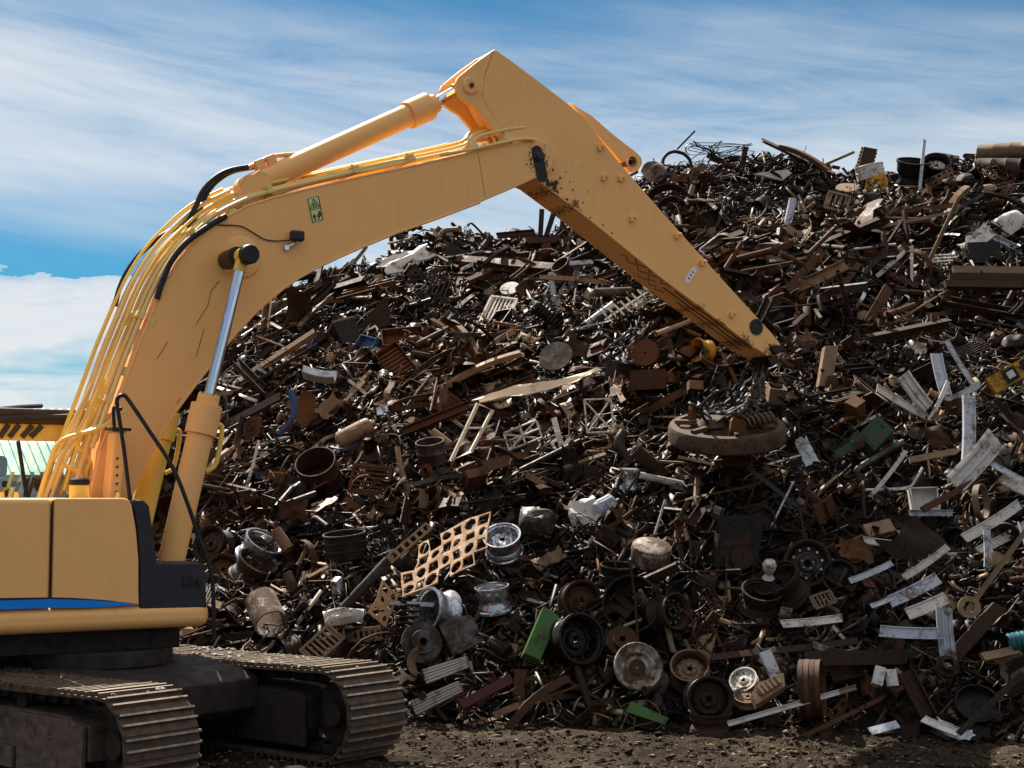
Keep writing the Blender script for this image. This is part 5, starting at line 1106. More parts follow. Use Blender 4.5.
H('steel_angle', 'angle', 'rusty angle column upright above the white profiles', 'upright rust column', 935, 337, lambda s: profile('channel', 44*s, 8*s), 'rust brown', 86, 8, 10, .4)
H('wire_mesh', 'mesh', 'piece of grey wire mesh high between the white profiles', 'grey wire mesh', 973, 349, lambda s: lattice(34*s, 14*s, .7*s, 12, 5, False), 'dull grey', 28, 40, 0, .4)
# --- white profiles and their neighbours
WP = 'white window profiles thrown on the slope'
for (px, py, l, w_, roll, lab, ph, tilt) in (
    (903, 403, 58, 8, -32, 'white flat profile slanting down at the tip of the upright one', 'slanting white profile', 20),
    (916, 391, 40, 15, -58, 'wide grooved white profile leaning left beside the slanting flat one', 'wide leaning profile', 15),
    (941, 374, 42, 11, -82, 'pale blue grey profile upright between two thin sticks', 'upright pale profile', 12),
    (968, 430, 68, 13, 82, 'tall pale profile standing almost upright with faint stripes', 'tall striped profile', 10),
    (975, 461, 62, 22, 48, 'widest white profile with deep grooves leaning to the upper right', 'widest grooved profile', 12),
    (962, 393, 40, 6, 24, 'round silvery arm running up to the yellow lamp', 'silvery lamp arm', 10),
    (992, 521, 74, 10, 29, 'long white profile running up under the pale board', 'long rising profile', 25),
    (1006, 536, 62, 9, 31, 'second long white profile just beneath the first rising one', 'second rising profile', 25),
    (888, 543, 46, 8, -8, 'white angled profile lying under the beige board', 'white angled profile', 40),
    (914, 590, 52, 12, 28, 'grey white profile slanting above the short tilted one', 'grey slanting profile', 20),
    (927, 606, 42, 12, 24, 'short white folded profile in front of the ring pipe', 'short folded profile', 25),
    (911, 632, 58, 11, -1, 'level pale grey plank above the upright blue grey one', 'level pale plank', 12),
    (947, 637, 56, 15, -86, 'upright blue grey plank beneath the ring pipe', 'upright blue plank', 4),
    (812, 621, 58, 8, 7, 'single white bar lying level over the shaded hollow', 'single white bar', 30),
    (871, 572, 44, 6, 24, 'thin pale tube slanting up past the fork', 'thin pale tube', 15),
    (987, 549, 36, 7, 88, 'short blue grey post standing under the rising profiles', 'short blue post', 5),
    (937, 404, 52, 4, 60, 'thin white stick crossing behind the upright profile', 'thin crossing stick', 12),
    (961, 364, 54, 5, -63, 'thin pale stick hanging down by the wire mesh', 'thin hanging stick', 12),
    (888, 474, 58, 4, 52, 'thin white strip standing over the bent bail', 'thin standing strip', 15),
    (926, 562, 60, 7, 33, 'white strip lying beneath the huge dark sheet edge', 'strip beneath the sheet', 30),
    (1004, 470, 40, 6, -36, 'short pale blue strip above the square board', 'short pale strip', 30),
    (940, 726, 34, 8, -28, 'flat white offcut lying beside the white bent sheet', 'flat white offcut', 45),
    (884, 601, 30, 5, 22, 'small white sliver lying below the grey slanting profile', 'small white sliver', 35)):
    H('white_profile', 'profile', lab, ph, px, py, (lambda l, w_: lambda s: profile('frame' if w_ > 13 else 'flat' if w_ > 4.5 else 'box', l*s, w_*s, .1, .05))(l, w_), 'off white' if 'white' in lab and 'grey' not in lab else 'pale blue grey', roll, tilt, U_(-15, 15), .6, group=WP)
H('work_lamp', 'lamp', 'yellow square lamp with a dark lens at the far edge of the pile', 'yellow square lamp', 1008, 377, lambda s: [MB().box((0, 0, 0), (38*s, 17*s, 11*s)), MB().box((2*s, 0, 6.4*s), (13*s, 13*s, 1.5*s)), MB().box((2*s, 0, 7.4*s), (7*s, 7*s, 1*s)), MB().box((19*s, 0, 6.2*s), (8*s, 14*s, 1.2*s))], ['yellow', 'blackened', 'off white', 'blackened'], 30, 8, -10, .7, ['lens_frame', 'lens', 'side_grille'])
H('green_box', 'box', 'dark green crushed box lying among the shade beside the profiles', 'dark green box', 874, 437, lambda s: cabinet(30*s, 22*s, 16*s), 'dark green', 42, 25, 0, .4)
H('green_sheet', 'sheet', 'dark green bent lid next to the crushed green box', 'dark green lid', 846, 448, lambda s: sheet(34*s, 14*s, .08, 1.2, 1*s), 'dark green', 30, 20, 0, .4)
H('bluish_plate', 'plate', 'bluish white plate hanging at a slant near the magnet', 'bluish slanted plate', 806, 452, lambda s: sheet(28*s, 13*s, .04, .4, 1.4*s), 'pale blue grey', -68, 18, 0, .5)
H('white_housing', 'housing', 'white square housing with a rounded corner below the profiles', 'white square housing', 924, 500, lambda s: boxopen(26*s, 22*s, 10*s, 1.2*s), 'off white', 2, 18, 0, .5)
H('housing_lip', 'channel', 'pale channel forming a lip under the white square housing', 'pale lip channel', 931, 513, lambda s: profile('channel', 42*s, 6*s), 'pale blue grey', 0, 12, 0, .55)
H('plank', 'plank', 'tan splintered plank lying level under the white profiles', 'tan splintered plank', 935, 456, lambda s: MB().prism([(-26*s, -3*s), (20*s, -2*s), (27*s, 2*s), (18*s, 4*s), (-25*s, 3*s)], -1.5*s, 1.5*s, 'z'), 'dusty tan', 10, 20, 0, .55)
H('plank', 'plank', 'long brown board edge slanting under the white housing', 'long brown board', 950, 495, lambda s: profile('box', 64*s, 6*s), 'rust brown', 28, 20, 0, .6)
H('oval_ring', 'ring', 'tan oval rim standing on edge beside the white housing', 'tan oval rim', 981, 502, lambda s: band(18*s, 6*s, 2*s), 'dusty tan', 0, 5, 55, .45)
H('pale_board', 'board', 'pale square board by the far edge above the rising profiles', 'pale square board', 1016, 484, lambda s: MB().box((0, 0, 0), (30*s, 17*s, 2.5*s)), 'off white', -34, 35, 0, .5)
H('dark_sheet', 'sheet', 'huge dark sheet leaning down across the profiles', 'huge dark sheet', 938, 556, lambda s: sheet(104*s, 40*s, .03, .5, 1.5*s, 12, 6), 'dark brown', -30, 18, 0, .35)
H('beige_board', 'board', 'small beige board lying above the white angled profile', 'small beige board', 879, 529, lambda s: MB().box((0, 0, 0), (28*s, 15*s, 5*s)), 'dusty tan', 16, 40, 0, .5)
H('slotted_fork', 'fork', 'tan slotted fork head with a stub handle', 'tan slotted fork', 823, 600, lambda s: [grille(20*s, 13*s, 5, 1*s), MB().cyl((0, -6*s, 0), (8*s, -18*s, 0), 3*s, 10)], ['dusty tan', 'dull grey'], 20, 30, 0, .6, ['stub_handle'])
H('ring_pipe', 'pipe', 'thick tan ring end of a pipe facing the yard', 'tan ring pipe', 969, 607, lambda s: disc(10.5*s, 8*s, .52, 0, 22), 'dusty tan', 0, 4, -14, .6)
H('round_flange', 'flange', 'brown round flange under the foot of the upright blue plank', 'brown round flange', 947, 667, lambda s: flange(11*s, 2.5*s), 'dark brown', 0, 30, 0, .5)
for k in range(4):
    H('coil_hoop', 'hoop', ('outermost', 'second', 'third', 'innermost')[k]+' of four rusty upright hoops standing packed side by side', ('outermost', 'second', 'third', 'innermost')[k]+' packed hoop', 804+k*5.5, 689, lambda s: band(28*s, 5*s, 1.4*s), 'rust brown' if k in (1, 3) else 'dark brown', 0, 4, 72, .45)
RL = 'long pale rails lying at the foot'
for k, (px, py, l, lab) in enumerate(((770, 708, 112, 'longest pale rail sloping up from the mud at the foot'), (798, 700, 90, 'shorter rail lying over the longest pale one'))):
    H('steel_rail', 'rail', lab, ('longest foot rail', 'shorter foot rail')[k], px+14, py, (lambda l: lambda s: profile('channel', l*s, 5*s))(l), 'dusty tan' if k else 'off white', 16, 25, 0, .7)
H('steel_girder', 'girder', 'thick dark beam lying level before the packed hoops', 'thick dark foot beam', 856, 658, lambda s: profile('beam', 96*s, 14*s), 'dark brown', 1, 10, 0, .35)
H('bluish_plank', 'plank', 'bluish grey plank standing in the dark beside the wheel covers', 'bluish standing plank', 771, 666, lambda s: profile('box', 30*s, 11*s), 'pale blue grey', -68, 12, 0, .4)
H('serrated_casting', 'casting', 'pale serrated casting lying beside the dusty wheel cover', 'pale serrated casting', 768, 690, lambda s: [MB().prism([(-22*s, -8*s), (14*s, -8*s), (22*s, 4*s), (-4*s, 9*s), (-18*s, 4*s)], -5*s, 5*s, 'z'), comb(26*s, 5, 9*s, 2*s).xf(Matrix.Translation((0, 0, 5.5*s)))], 'dusty tan', 34, 40, 0, .55, ['tooth_row'])
H('turquoise_coil', 'coil', 'turquoise plastic coil at the far edge of the pile', 'turquoise coil', 1019, 641, lambda s: spring(7*s, 18*s, 4, 2.4*s), 'turquoise', 10, 10, 0, .6)
H('plank', 'plank', 'bright tan plank lying under the turquoise coil', 'bright tan plank', 1000, 654, lambda s: profile('box', 36*s, 8*s), 'dusty tan', 12, 30, 0, .6)
H('steel_girder', 'girder', 'dark square beam slanting down toward the round pan', 'dark slanting beam', 968, 640, lambda s: profile('box', 92*s, 13*s), 'dark brown', 45, 10, 0, .4)
H('long_bar', 'bar', 'long black bar leaning over the round pan with a bright edge', 'long leaning bar', 992, 702, lambda s: profile('angle', 92*s, 6*s), 'blackened', 40, 25, 0, .8)
H('long_bar', 'bar', 'very long grey bar slanting up toward the rising profiles', 'very long grey bar', 1000, 566, lambda s: profile('channel', 116*s, 5*s), 'dusty tan', 50, 25, 0, .8)
H('dull_plate', 'plate', 'dull upright brown plate beside the round pan', 'dull upright plate', 917, 694, lambda s: profile('channel', 46*s, 16*s), 'dark brown', -66, 12, 0, .5)
H('white_plate', 'plate', 'white bent sheet lying on the mud below the upright brown plate', 'white sheet on the mud', 953, 731, lambda s: sheet(36*s, 14*s, .06, .5, 1*s), 'pale blue grey', -30, 50, 0, .5)
H('white_plate', 'plate', 'small pale plate lying on the mud before the foot beam', 'small plate on the mud', 884, 728, lambda s: MB().box((0, 0, 0), (30*s, 9*s, 1.5*s)), 'pale blue grey', 18, 50, 0, .5)
H('white_scrap_block', 'block', 'whitish square offcut propped under the foot beam', 'whitish square offcut', 884, 676, lambda s: MB().box((-5*s, 0, 0), (10*s, 18*s, 5*s), (0, 0, -.3)).box((7*s, -2*s, 0), (10*s, 16*s, 5*s), (0, .3, .1)), 'off white', 0, 20, 0, .45)
# --- lifting magnet on its chains
def magnet():
    s = 20.6/F; root = bpy.data.objects.new('lifting_magnet', None); COL.objects.link(root); root.empty_display_size = .3
    d = ray(727, 434); root.location = ORG+d*(20.4/d.y)
    r = 58*s
    root.rotation_euler = Euler((R(17), R(-3), R(4)))
    body = MB().lathe([(0, -.10), (r*.96, -.10), (r, -.07), (r, .10), (r*.97, .14), (r*.86, .15), (r*.82, .10), (r*.52, .09), (r*.48, .14), (0, .14)], 56)
    m2 = obj('magnet_shell', body, M_mag, root)
    for k in range(7):
        a = 2*math.pi*k/7+.2; obj('shell_lug', MB().box((r*.7*math.cos(a), r*.7*math.sin(a), .16), (.30, .06, .06), (0, 0, a)), M_mag, root)
    for k in range(3):
        a = 2*math.pi*k/3+math.pi*.85; x, y = r*.62*math.cos(a), r*.62*math.sin(a)
        obj('chain_lug', MB().prism([(-.12, .12), (.12, .12), (.08, .33), (0, .40), (-.08, .33)], -.03, .03).xf(Matrix.Translation((x, y, 0)) @ Euler((0, 0, a+math.pi/2)).to_matrix().to_4x4()), MAT['orange rusted'], root)
    obj('coil_spring', spring(.07, .62, 9, .018).xf(Matrix.Translation((.28, -.30, .24)) @ Euler((0, R(-8), R(8))).to_matrix().to_4x4()), MAT['dusty tan'], root)
    obj('power_cable', MB().tube(smooth_path([(-.30, -.25, .2), (-.42, -.3, .42), (-.30, -.34, .62), (-.05, -.30, .70), (.05, -.2, .5), (.2, -.15, .9)], 5), .022, 8), M_black, root)
    obj('cover_cap', MB().lathe([(0, .30), (.14, .28), (.20, .17), (0, .17)], 20).xf(Matrix.Translation((-.22, -.12, 0))), M_mag, root)
    tag(root, 'round rusty lifting magnet hanging on chains over the pile under the stick tip', 'magnet')
    lk = MB(); P = [(.062*math.cos(a)+(.045 if math.cos(a) > 0 else -.045), .06*math.sin(a), 0) for a in np.linspace(0, 2*math.pi, 12, endpoint=False)]; lk.tube(P, .024, 6, closed=True)
    LKM = mesh('chain_link', lk); LKM.materials.append(MAT['dull grey'])
    Mi = (Matrix.Translation(root.location) @ root.rotation_euler.to_matrix().to_4x4()).inverted()
    tipw = Matrix.Translation(C0) @ Matrix.Rotation(AL, 4, 'Z') @ Vector((pn[0]+.02, 0, pn[1]-.16)); tip = Mi @ tipw
    root_end = tip
    n_l = 0
    for k in range(3):
        a = 2*math.pi*k/3+math.pi*.85; p0 = Vector((r*.62*math.cos(a), r*.62*math.sin(a), .38)); sag = (.30, .2, .12)[k]
        P = []
        for i in range(101):
            u = i/100; q = p0.lerp(tip, u); q.z -= sag*4*u*(1-u); P.append(q)
        acc = 0; last = P[0]; step = .155; j = 0
        for i in range(1, 101):
            acc += (P[i]-P[i-1]).length
            if acc >= step:
                acc = 0; dd = (P[i]-last).normalized(); c = (P[i]+last)/2; last = P[i]
                o = bpy.data.objects.new('chain_link', LKM); COL.objects.link(o); o.parent = root; o.location = c
                o.rotation_mode = 'QUATERNION'; o.rotation_quaternion = dd.to_track_quat('X', 'Z') @ Euler((math.pi/2*(j % 2)+.3, 0, 0)).to_quaternion(); j += 1
    for k in range(26):
        t_ = k/26*11; rr_ = .12+.26*((k*.37) % 1)
        o = bpy.data.objects.new('chain_link', LKM); COL.objects.link(o); o.parent = root; o.location = (.12+rr_*math.cos(t_)*1.1, -.02+rr_*math.sin(t_)*.9, .19+.10*((k*.61) % 1)); o.rotation_euler = (1.2*math.sin(k*2.1), .6*math.cos(k*1.7), t_+1.57)
    return root
M_mag = scrap('magnet_steel', (.026, .0155, .010), (.105, .064, .037), .45, .55, scale=3.2, dust=.25, bump=.7)
mg = magnet(); HEROES.append((727, 432, 'lifting magnet', mg, 60))
# ------------------------------------------------------------------ the many smaller pieces: each a thing, meshes shared
KINDS = {}   # name: (category, [meshes], count, [(material word, weight)], spin mode)
RUSTY = [('dark brown', 7), ('rust brown', 7), ('orange rusted', 1.3), ('dusty tan', 1.3), ('blackened', 3), ('dull grey', .7)]
MIXED = [('dark brown', 6), ('rust brown', 6), ('dusty tan', 1.8), ('blackened', 3), ('dull grey', 1.2), ('silvery', .35), ('off white', .8), ('pale blue grey', .4), ('orange rusted', 1)]
COLOR = MIXED+[('red', .45), ('blue', .22), ('dark green', .3), ('yellow', .12), ('green', .12)]
def kind(name, cat, n, gens, mats, count): KINDS[name] = (cat, [mesh(name, g_()) for _ in range(n) for g_ in (gens if isinstance(gens, list) else [gens])], count, mats)
kind('long_girder', 'girder', 5, lambda: profile(rnd.choice(('channel', 'beam', 'angle')), U_(1.5, 2.8), U_(.10, .18), .1, rnd.choice((0, 0, .08))), RUSTY, 70)
kind('long_pipe', 'pipe', 4, lambda: pipe(U_(1.4, 2.6), U_(.03, .075), .15, 12), RUSTY, 44)
kind('large_sheet', 'sheet', 7, lambda: sheet(U_(.8, 1.5), U_(.4, .8), U_(.03, .09), U_(-1.2, 1.2), .008, 10, 6, rnd.choice((0, 0, 6))), [('dark brown', 5), ('rust brown', 4), ('blackened', 3), ('dusty tan', .6), ('orange rusted', .6)], 40)
kind('long_strip', 'strip', 7, lambda: strip(U_(1.3, 2.4), U_(.04, .10), .008, U_(.05, .4), 14), MIXED, 120)
kind('steel_bar', 'bar', 5, lambda: bar(U_(.5, 1.5), U_(.010, .022), 0), MIXED, 290)
kind('bent_rod', 'rod', 8, lambda: bar(U_(.5, 1.4), U_(.008, .017), U_(.15, .5)), RUSTY, 290)
kind('rusty_pipe', 'pipe', 6, lambda: pipe(U_(.35, 1.2), U_(.022, .06), .18, 12), MIXED, 130)
kind('angle_iron', 'angle', 5, lambda: profile('angle', U_(.5, 1.5), U_(.05, .10), .12, rnd.choice((0, .15, .3))), MIXED, 170)
kind('channel_bar', 'channel', 5, lambda: profile('channel', U_(.5, 1.3), U_(.07, .15), .1, rnd.choice((0, .1, .25))), RUSTY, 90)
kind('steel_girder', 'girder', 3, lambda: profile('beam', U_(.5, 1.3), U_(.09, .16), .12), RUSTY, 36)
kind('square_tube', 'tube', 4, lambda: profile('box', U_(.4, 1.2), U_(.03, .075)), MIXED, 160)
kind('metal_strip', 'strip', 9, lambda: strip(U_(.4, 1.3), U_(.03, .09), .008, U_(.05, .55)), MIXED, 295)
kind('bent_sheet', 'sheet', 10, lambda: sheet(U_(.22, .62), U_(.13, .36), U_(.03, .14), U_(-1.6, 1.6), .008, 8, 5, rnd.choice((0, 0, 0, 5))), COLOR, 210)
kind('steel_plate', 'plate', 8, lambda: plate(U_(.2, .5), U_(.1, .28), U_(.012, .04), rnd.choice((0, 1, 2))), RUSTY, 150)
kind('metal_block', 'block', 4, lambda: cabinet(U_(.1, .24), U_(.08, .2), U_(.07, .18)), COLOR, 60)
kind('open_box', 'box', 4, lambda: boxopen(U_(.25, .5), U_(.2, .4), U_(.1, .2)), COLOR, 30)
kind('brake_disc', 'brake disc', 2, lambda: disc(U_(.12, .18), .025, .2, .05, 20), RUSTY, 22)
kind('gear_wheel', 'gear', 2, lambda: gear(U_(.10, .19), .05, 14), RUSTY, 14)
kind('coil_spring', 'spring', 2, lambda: spring(U_(.05, .08), U_(.25, .4), 6, .011), RUSTY, 26)
kind('wire_hoop', 'hoop', 5, lambda: hoop(U_(.14, .36), U_(.008, .016), U_(.5, 1), 22), MIXED, 60)
kind('rolled_band', 'band', 4, lambda: band(U_(.14, .3), U_(.04, .12), .01, rnd.choice((6.28, 4.2, 2.6)), 20), MIXED, 56)
kind('wire_tangle', 'wire', 6, lambda: wire(U_(.4, .9), U_(.005, .010), 10), RUSTY, 120)
kind('curved_pipe', 'pipe', 4, lambda: elbow(U_(.025, .05), U_(.1, .2), U_(.1, .3)), MIXED, 34)
kind('flange', 'flange', 2, lambda: flange(U_(.09, .15), .02), RUSTY, 20)
kind('drive_shaft', 'shaft', 4, lambda: shaft(U_(.4, .9), U_(.025, .05)), RUSTY, 40)
kind('bracket', 'bracket', 5, lambda: bracket(U_(.16, .32)), RUSTY, 100)
kind('leaf_spring', 'spring', 2, lambda: leafspring(U_(.5, .9), .06), RUSTY, 22)
kind('electric_motor', 'motor', 2, lambda: motor(U_(.08, .13), U_(.22, .34)), RUSTY+[('blue', .6), ('dark green', .6)], 20)
kind('exhaust_box', 'exhaust', 2, lambda: muffler(U_(.08, .11), U_(.35, .5)), RUSTY+[('silvery', 1)], 22)
kind('gas_bottle', 'cylinder', 2, lambda: tank(U_(.07, .11), U_(.35, .6)), COLOR, 16)
kind('steel_grille', 'grille', 3, lambda: grille(U_(.3, .55), U_(.2, .4), rnd.choice((6, 8, 10)), .008), MIXED, 26)
kind('wire_lattice', 'lattice', 3, lambda: lattice(U_(.3, .6), U_(.25, .45), .007, rnd.choice((2, 4)), rnd.choice((2, 3)), rnd.random() < .5), MIXED, 30)
kind('perforated_strip', 'strip', 3, lambda: ringcells(U_(.4, .8), U_(.08, .2), 6, rnd.choice((1, 2)), .008, rnd.choice(('round', 'sq')), .6), MIXED, 30)
kind('dented_cover', 'cover', 4, lambda: cowl(U_(.25, .5), U_(.2, .36), U_(.06, .14)), COLOR, 30)
kind('small_drum', 'drum', 3, lambda: drum(U_(.12, .2), U_(.2, .35), .06, 1, True, 18), MIXED, 14)
kind('chain', 'chain', 2, lambda: chainlinks(9, .05), RUSTY, 22)
kind('rubber_hose', 'hose', 4, lambda: MB().tube(smooth_path([(U_(-.5, .5), U_(-.3, .3), U_(-.05, .1)) for _ in range(5)], 4), U_(.014, .024), 7), [('blackened', 1)], 32)
kind('splintered_plank', 'plank', 3, lambda: MB().prism(jag(U_(.5, 1.0), U_(.05, .1), 4, .2), -.012, .012, 'z'), [('dusty tan', 3), ('rust brown', 1)], 36)

NAMES_ = {'steel_bar': 'bar', 'bent_rod': 'bent rod', 'rusty_pipe': 'pipe', 'angle_iron': 'angle iron', 'channel_bar': 'channel', 'steel_girder': 'girder', 'square_tube': 'square tube', 'metal_strip': 'strip',
          'bent_sheet': 'bent sheet', 'steel_plate': 'plate', 'metal_block': 'block', 'open_box': 'open box', 'curved_pipe': 'elbow pipe', 'drive_shaft': 'shaft', 'wire_hoop': 'wire hoop', 'rolled_band': 'band',
          'electric_motor': 'motor', 'exhaust_box': 'silencer', 'gas_bottle': 'bottle tank', 'steel_grille': 'grille', 'wire_lattice': 'lattice', 'perforated_strip': 'perforated strip', 'dented_cover': 'dented cover',
          'small_drum': 'small drum', 'splintered_plank': 'splintered plank', 'rubber_hose': 'hose'}
camM = cam.rotation_euler.to_matrix().inverted()
def project(p):
    q = camM @ (Vector(p)-ORG); return 512+F*q.x/-q.z, 384-F*q.y/-q.z
def slope_normal(x, y):
    e = .25; gx_ = float(pile_h(x+e, y)-pile_h(x-e, y))/(2*e); gy_ = float(pile_h(x, y+e)-pile_h(x, y-e))/(2*e)
    return Vector((-gx_, -gy_, 1)).normalized()
SEEN = set()
MASK = np.zeros((80, 106), bool)
bpy.context.view_layer.update()
for h_ in HEROES:
    for q_ in [h_[3]]+list(h_[3].children):
        if q_.type != 'MESH': continue
        for p_ in q_.data.polygons:
            u_, v_ = project(q_.matrix_world @ p_.center); i_, j_ = int(v_//10), int(u_//10)
            if 0 <= i_ < 80 and 0 <= j_ < 106: MASK[i_, j_] = True
        for v_ in q_.data.edges:
            a_, b_ = (q_.matrix_world @ q_.data.vertices[k].co for k in v_.vertices)
            for k in (0, .25, .5, .75, 1):
                u_, w_ = project(a_.lerp(b_, k)); i_, j_ = int(w_//10), int(u_//10)
                if 0 <= i_ < 80 and 0 <= j_ < 106: MASK[i_, j_] = True
def masked(px, py):
    i_, j_ = int(py//10), int(px//10); return 0 <= i_ < 80 and 0 <= j_ < 106 and MASK[i_, j_]
hp = np.array([(h[0], h[1]) for h in HEROES])
def direction(dx, dy):
    a = math.degrees(math.atan2(-dy, dx)) % 360
    return ['right of', 'up right of', 'above', 'up left of', 'left of', 'down left of', 'below', 'down right of'][int(((a+22.5) % 360)//45)]
def describe(nm, matw, px, py, tilt_word, size_word):
    base = f"{size_word} {matw} {NAMES_.get(nm, nm.replace('_', ' '))}"
    dd = np.hypot(hp[:, 0]-px, hp[:, 1]-py); order = np.argsort(dd)[:9]
    opts = []
    for i in order: opts.append(f"{base} {tilt_word} {direction(px-hp[i, 0], py-hp[i, 1])} the {HEROES[i][2]}")
    for a_ in order[:6]:
        for b_2 in order[:7]:
            if a_ != b_2: opts.append(f"{base} {direction(px-hp[a_, 0], py-hp[a_, 1])} the {HEROES[a_][2]}, {direction(px-hp[b_2, 0], py-hp[b_2, 1])} the {HEROES[b_2][2]}")
    for t_ in opts:
        t_ = ' '.join(t_.split())
        if t_ not in SEEN and len(t_.replace(',', '').split()) <= 16: SEEN.add(t_); return t_
    for a_ in order:
        for b_2 in order:
            t_ = ' '.join(f"{base} {tilt_word} between the {HEROES[a_][2]} and the {HEROES[b_2][2]}".split())
            if a_ != b_2 and t_ not in SEEN and len(t_.split()) <= 16: SEEN.add(t_); return t_
    return ' '.join(opts[0].split())
def pick(mats):
    ws = [w_ for _, w_ in mats]; return rnd.choices([m_ for m_, _ in mats], ws)[0]
def surf_point(margin=0):
    while True:
        y = U_(15.9, 31.0); x = U_(-8.5, 12.5)
        b_0 = float(pile_base(x))
        if y < b_0-.15: continue
        px = 512+F*x/y
        if not (-30-margin < px < 1054+margin): continue
        return x, y
LONG = {'long_girder', 'long_pipe', 'long_strip', 'steel_bar', 'bent_rod', 'rusty_pipe', 'angle_iron', 'channel_bar', 'steel_girder', 'square_tube', 'metal_strip', 'drive_shaft', 'leaf_spring', 'perforated_strip', 'splintered_plank', 'chain', 'exhaust_box'}
used_px = []
for nm, (cat, meshes, count, mats) in KINDS.items():
    dims = [max(v_[i] for v_ in [vv.co for vv in me.vertices])-min(v_[i] for v_ in [vv.co for vv in me.vertices]) for me in meshes for i in (0,)]
    med = sorted(dims)[len(dims)//2]
    for c_ in range(count):
        for tries in range(14):
            x, y = surf_point(); z = float(pile_h(x, y)); px, py = project((x, y, z))
            if px < 1034 and px > 160 and py < 742: 
                di = np.hypot(hp[:, 0]-px, hp[:, 1]-py)-np.array([h[4] for h in HEROES])*.55
                if di.min() > 0 and (not masked(px, py) or tries > 9): break
        k = rnd.randrange(len(meshes)); me = meshes[k]; o = bpy.data.objects.new(nm, me); COL.objects.link(o)
        for again in range(12):
          if again: x, y = surf_point(); z = float(pile_h(x, y)); px, py = project((x, y, z))
          n_ = slope_normal(x, y)
          # x axis in the slope plane at a random heading, biased up to the right; then tipped out of the plane
          ex_ = Vector((1, 0, 0)); ex_ = (ex_-n_*ex_.dot(n_)).normalized(); ey_ = n_.cross(ex_)
          hd = rnd.gauss(.45, .75) if rnd.random() < .6 else U_(-1.57, 1.57)
          xa = ex_*math.cos(hd)+ey_*math.sin(hd); tip = rnd.gauss(0, .12 if y > 26.5 and dims[k] > .9 else .30) if nm in LONG else rnd.gauss(0, .55)
          xa = (xa*math.cos(tip)+n_*math.sin(tip)).normalized()
          za = (n_-xa*n_.dot(xa)).normalized(); ya = za.cross(xa); spin = U_(0, 6.28) if nm in LONG else rnd.gauss(0, .75)
          M = Matrix((xa, ya, za)).transposed() @ Euler((spin, 0 if nm in LONG else rnd.gauss(0, .5), U_(0, 6.28) if nm not in LONG else 0)).to_matrix()
          sc_ = U_(.75, 1.15)*(1.0 if y < 22 else 1.08)
          lift = U_(.02, .20)+(.06 if nm not in LONG else .12 if dims[k] > 1.1 else .05)-(.12 if masked(px, py) else 0)
          o.matrix_world = Matrix.Translation(Vector((x, y, z))+n_*lift) @ (M @ Matrix.Scale(sc_, 3)).to_4x4()
          if dims[k] < .7: break
          q_ = [project(o.matrix_world @ Vector((u_*dims[k], 0, 0))) for u_ in (-.45, -.25, 0, .25, .45)]
          if not any(masked(*p_) for p_ in q_): break
        mw = pick(mats)
        if px < 840 and mw in ('off white', 'pale blue grey', 'silvery', 'dull grey') and rnd.random() < .6: mw = rnd.choice(('rust brown', 'dark brown', 'dusty tan'))
        if px > 850 and py > 340 and nm in LONG and rnd.random() < .13: mw = rnd.choice(('off white', 'pale blue grey'))
        if y > 26.5 and mw in ('off white', 'silvery', 'green') and nm not in LONG: mw = 'rust brown'
        if not me.materials: me.materials.append(MAT['rust brown'])
        o.material_slots[0].link = 'OBJECT'; o.material_slots[0].material = MAT[mw]
        a_ = project(Vector((x, y, z))+o.matrix_world.to_3x3() @ Vector((-.3, 0, 0))); b_2 = project(Vector((x, y, z))+o.matrix_world.to_3x3() @ Vector((.3, 0, 0)))
        if nm in LONG:
            if a_[0] > b_2[0]: a_, b_2 = b_2, a_
            an = math.degrees(math.atan2(a_[1]-b_2[1], b_2[0]-a_[0]))
            tw = 'upright' if abs(an) > 65 else 'lying level' if abs(an) < 18 else 'rising right' if an > 0 else 'falling right'
        else: tw = ''
        ln = dims[k]*sc_; sw = ('long' if ln > med*1.08 else 'short') if nm in LONG else ('large' if ln > med*1.05 else 'small')
        tag(o, describe(nm, mw, px, py, tw, sw), cat, nm.replace('_', ' ')+'s scattered through the scrap pile' if not nm.endswith('s') else nm)
# more loose wheel rims low on the slope, each with its centre disc
for k in range(17):
    for tries in range(40):
        x = U_(-4.5, 8); y = float(pile_base(x))+U_(.3, 4.2); z = float(pile_h(x, y)); px, py = project((x, y, z))
        di = np.hypot(hp[:, 0]-px, hp[:, 1]-py)-np.array([h[4] for h in HEROES])
        if di.min() > 4 and 180 < px < 1010: break
    mw = pick([('blackened', 3), ('dark brown', 3), ('rust brown', 2), ('dull grey', .8), ('silvery', .2)])
    if k == 0: RP = [rim_parts(U_(.15, .24), U_(.16, .28)) for _ in range(4)]; RM = [(mesh('wheel_rim', a), mesh('centre_disc', b_2)) for a, b_2, c in RP]
    me, md = RM[k % 4]; n_ = slope_normal(x, y)
    o = bpy.data.objects.new('wheel_rim', me); COL.objects.link(o); c = bpy.data.objects.new('centre_disc', md); COL.objects.link(c); c.parent = o
    for q_, m_ in ((o, mw), (c, mw)):
        if not q_.data.materials: q_.data.materials.append(MAT['rust brown'])
        q_.material_slots[0].link = 'OBJECT'; q_.material_slots[0].material = MAT[m_]
    o.matrix_world = Matrix.Translation(Vector((x, y, z))+n_*.06) @ view_rot(0, rnd.gauss(45, 30), rnd.gauss(0, 55)).to_4x4()
    tag(o, describe('wheel_rim', mw, px, py, '', 'loose'), 'wheel rim', 'loose wheel rims low in the pile')

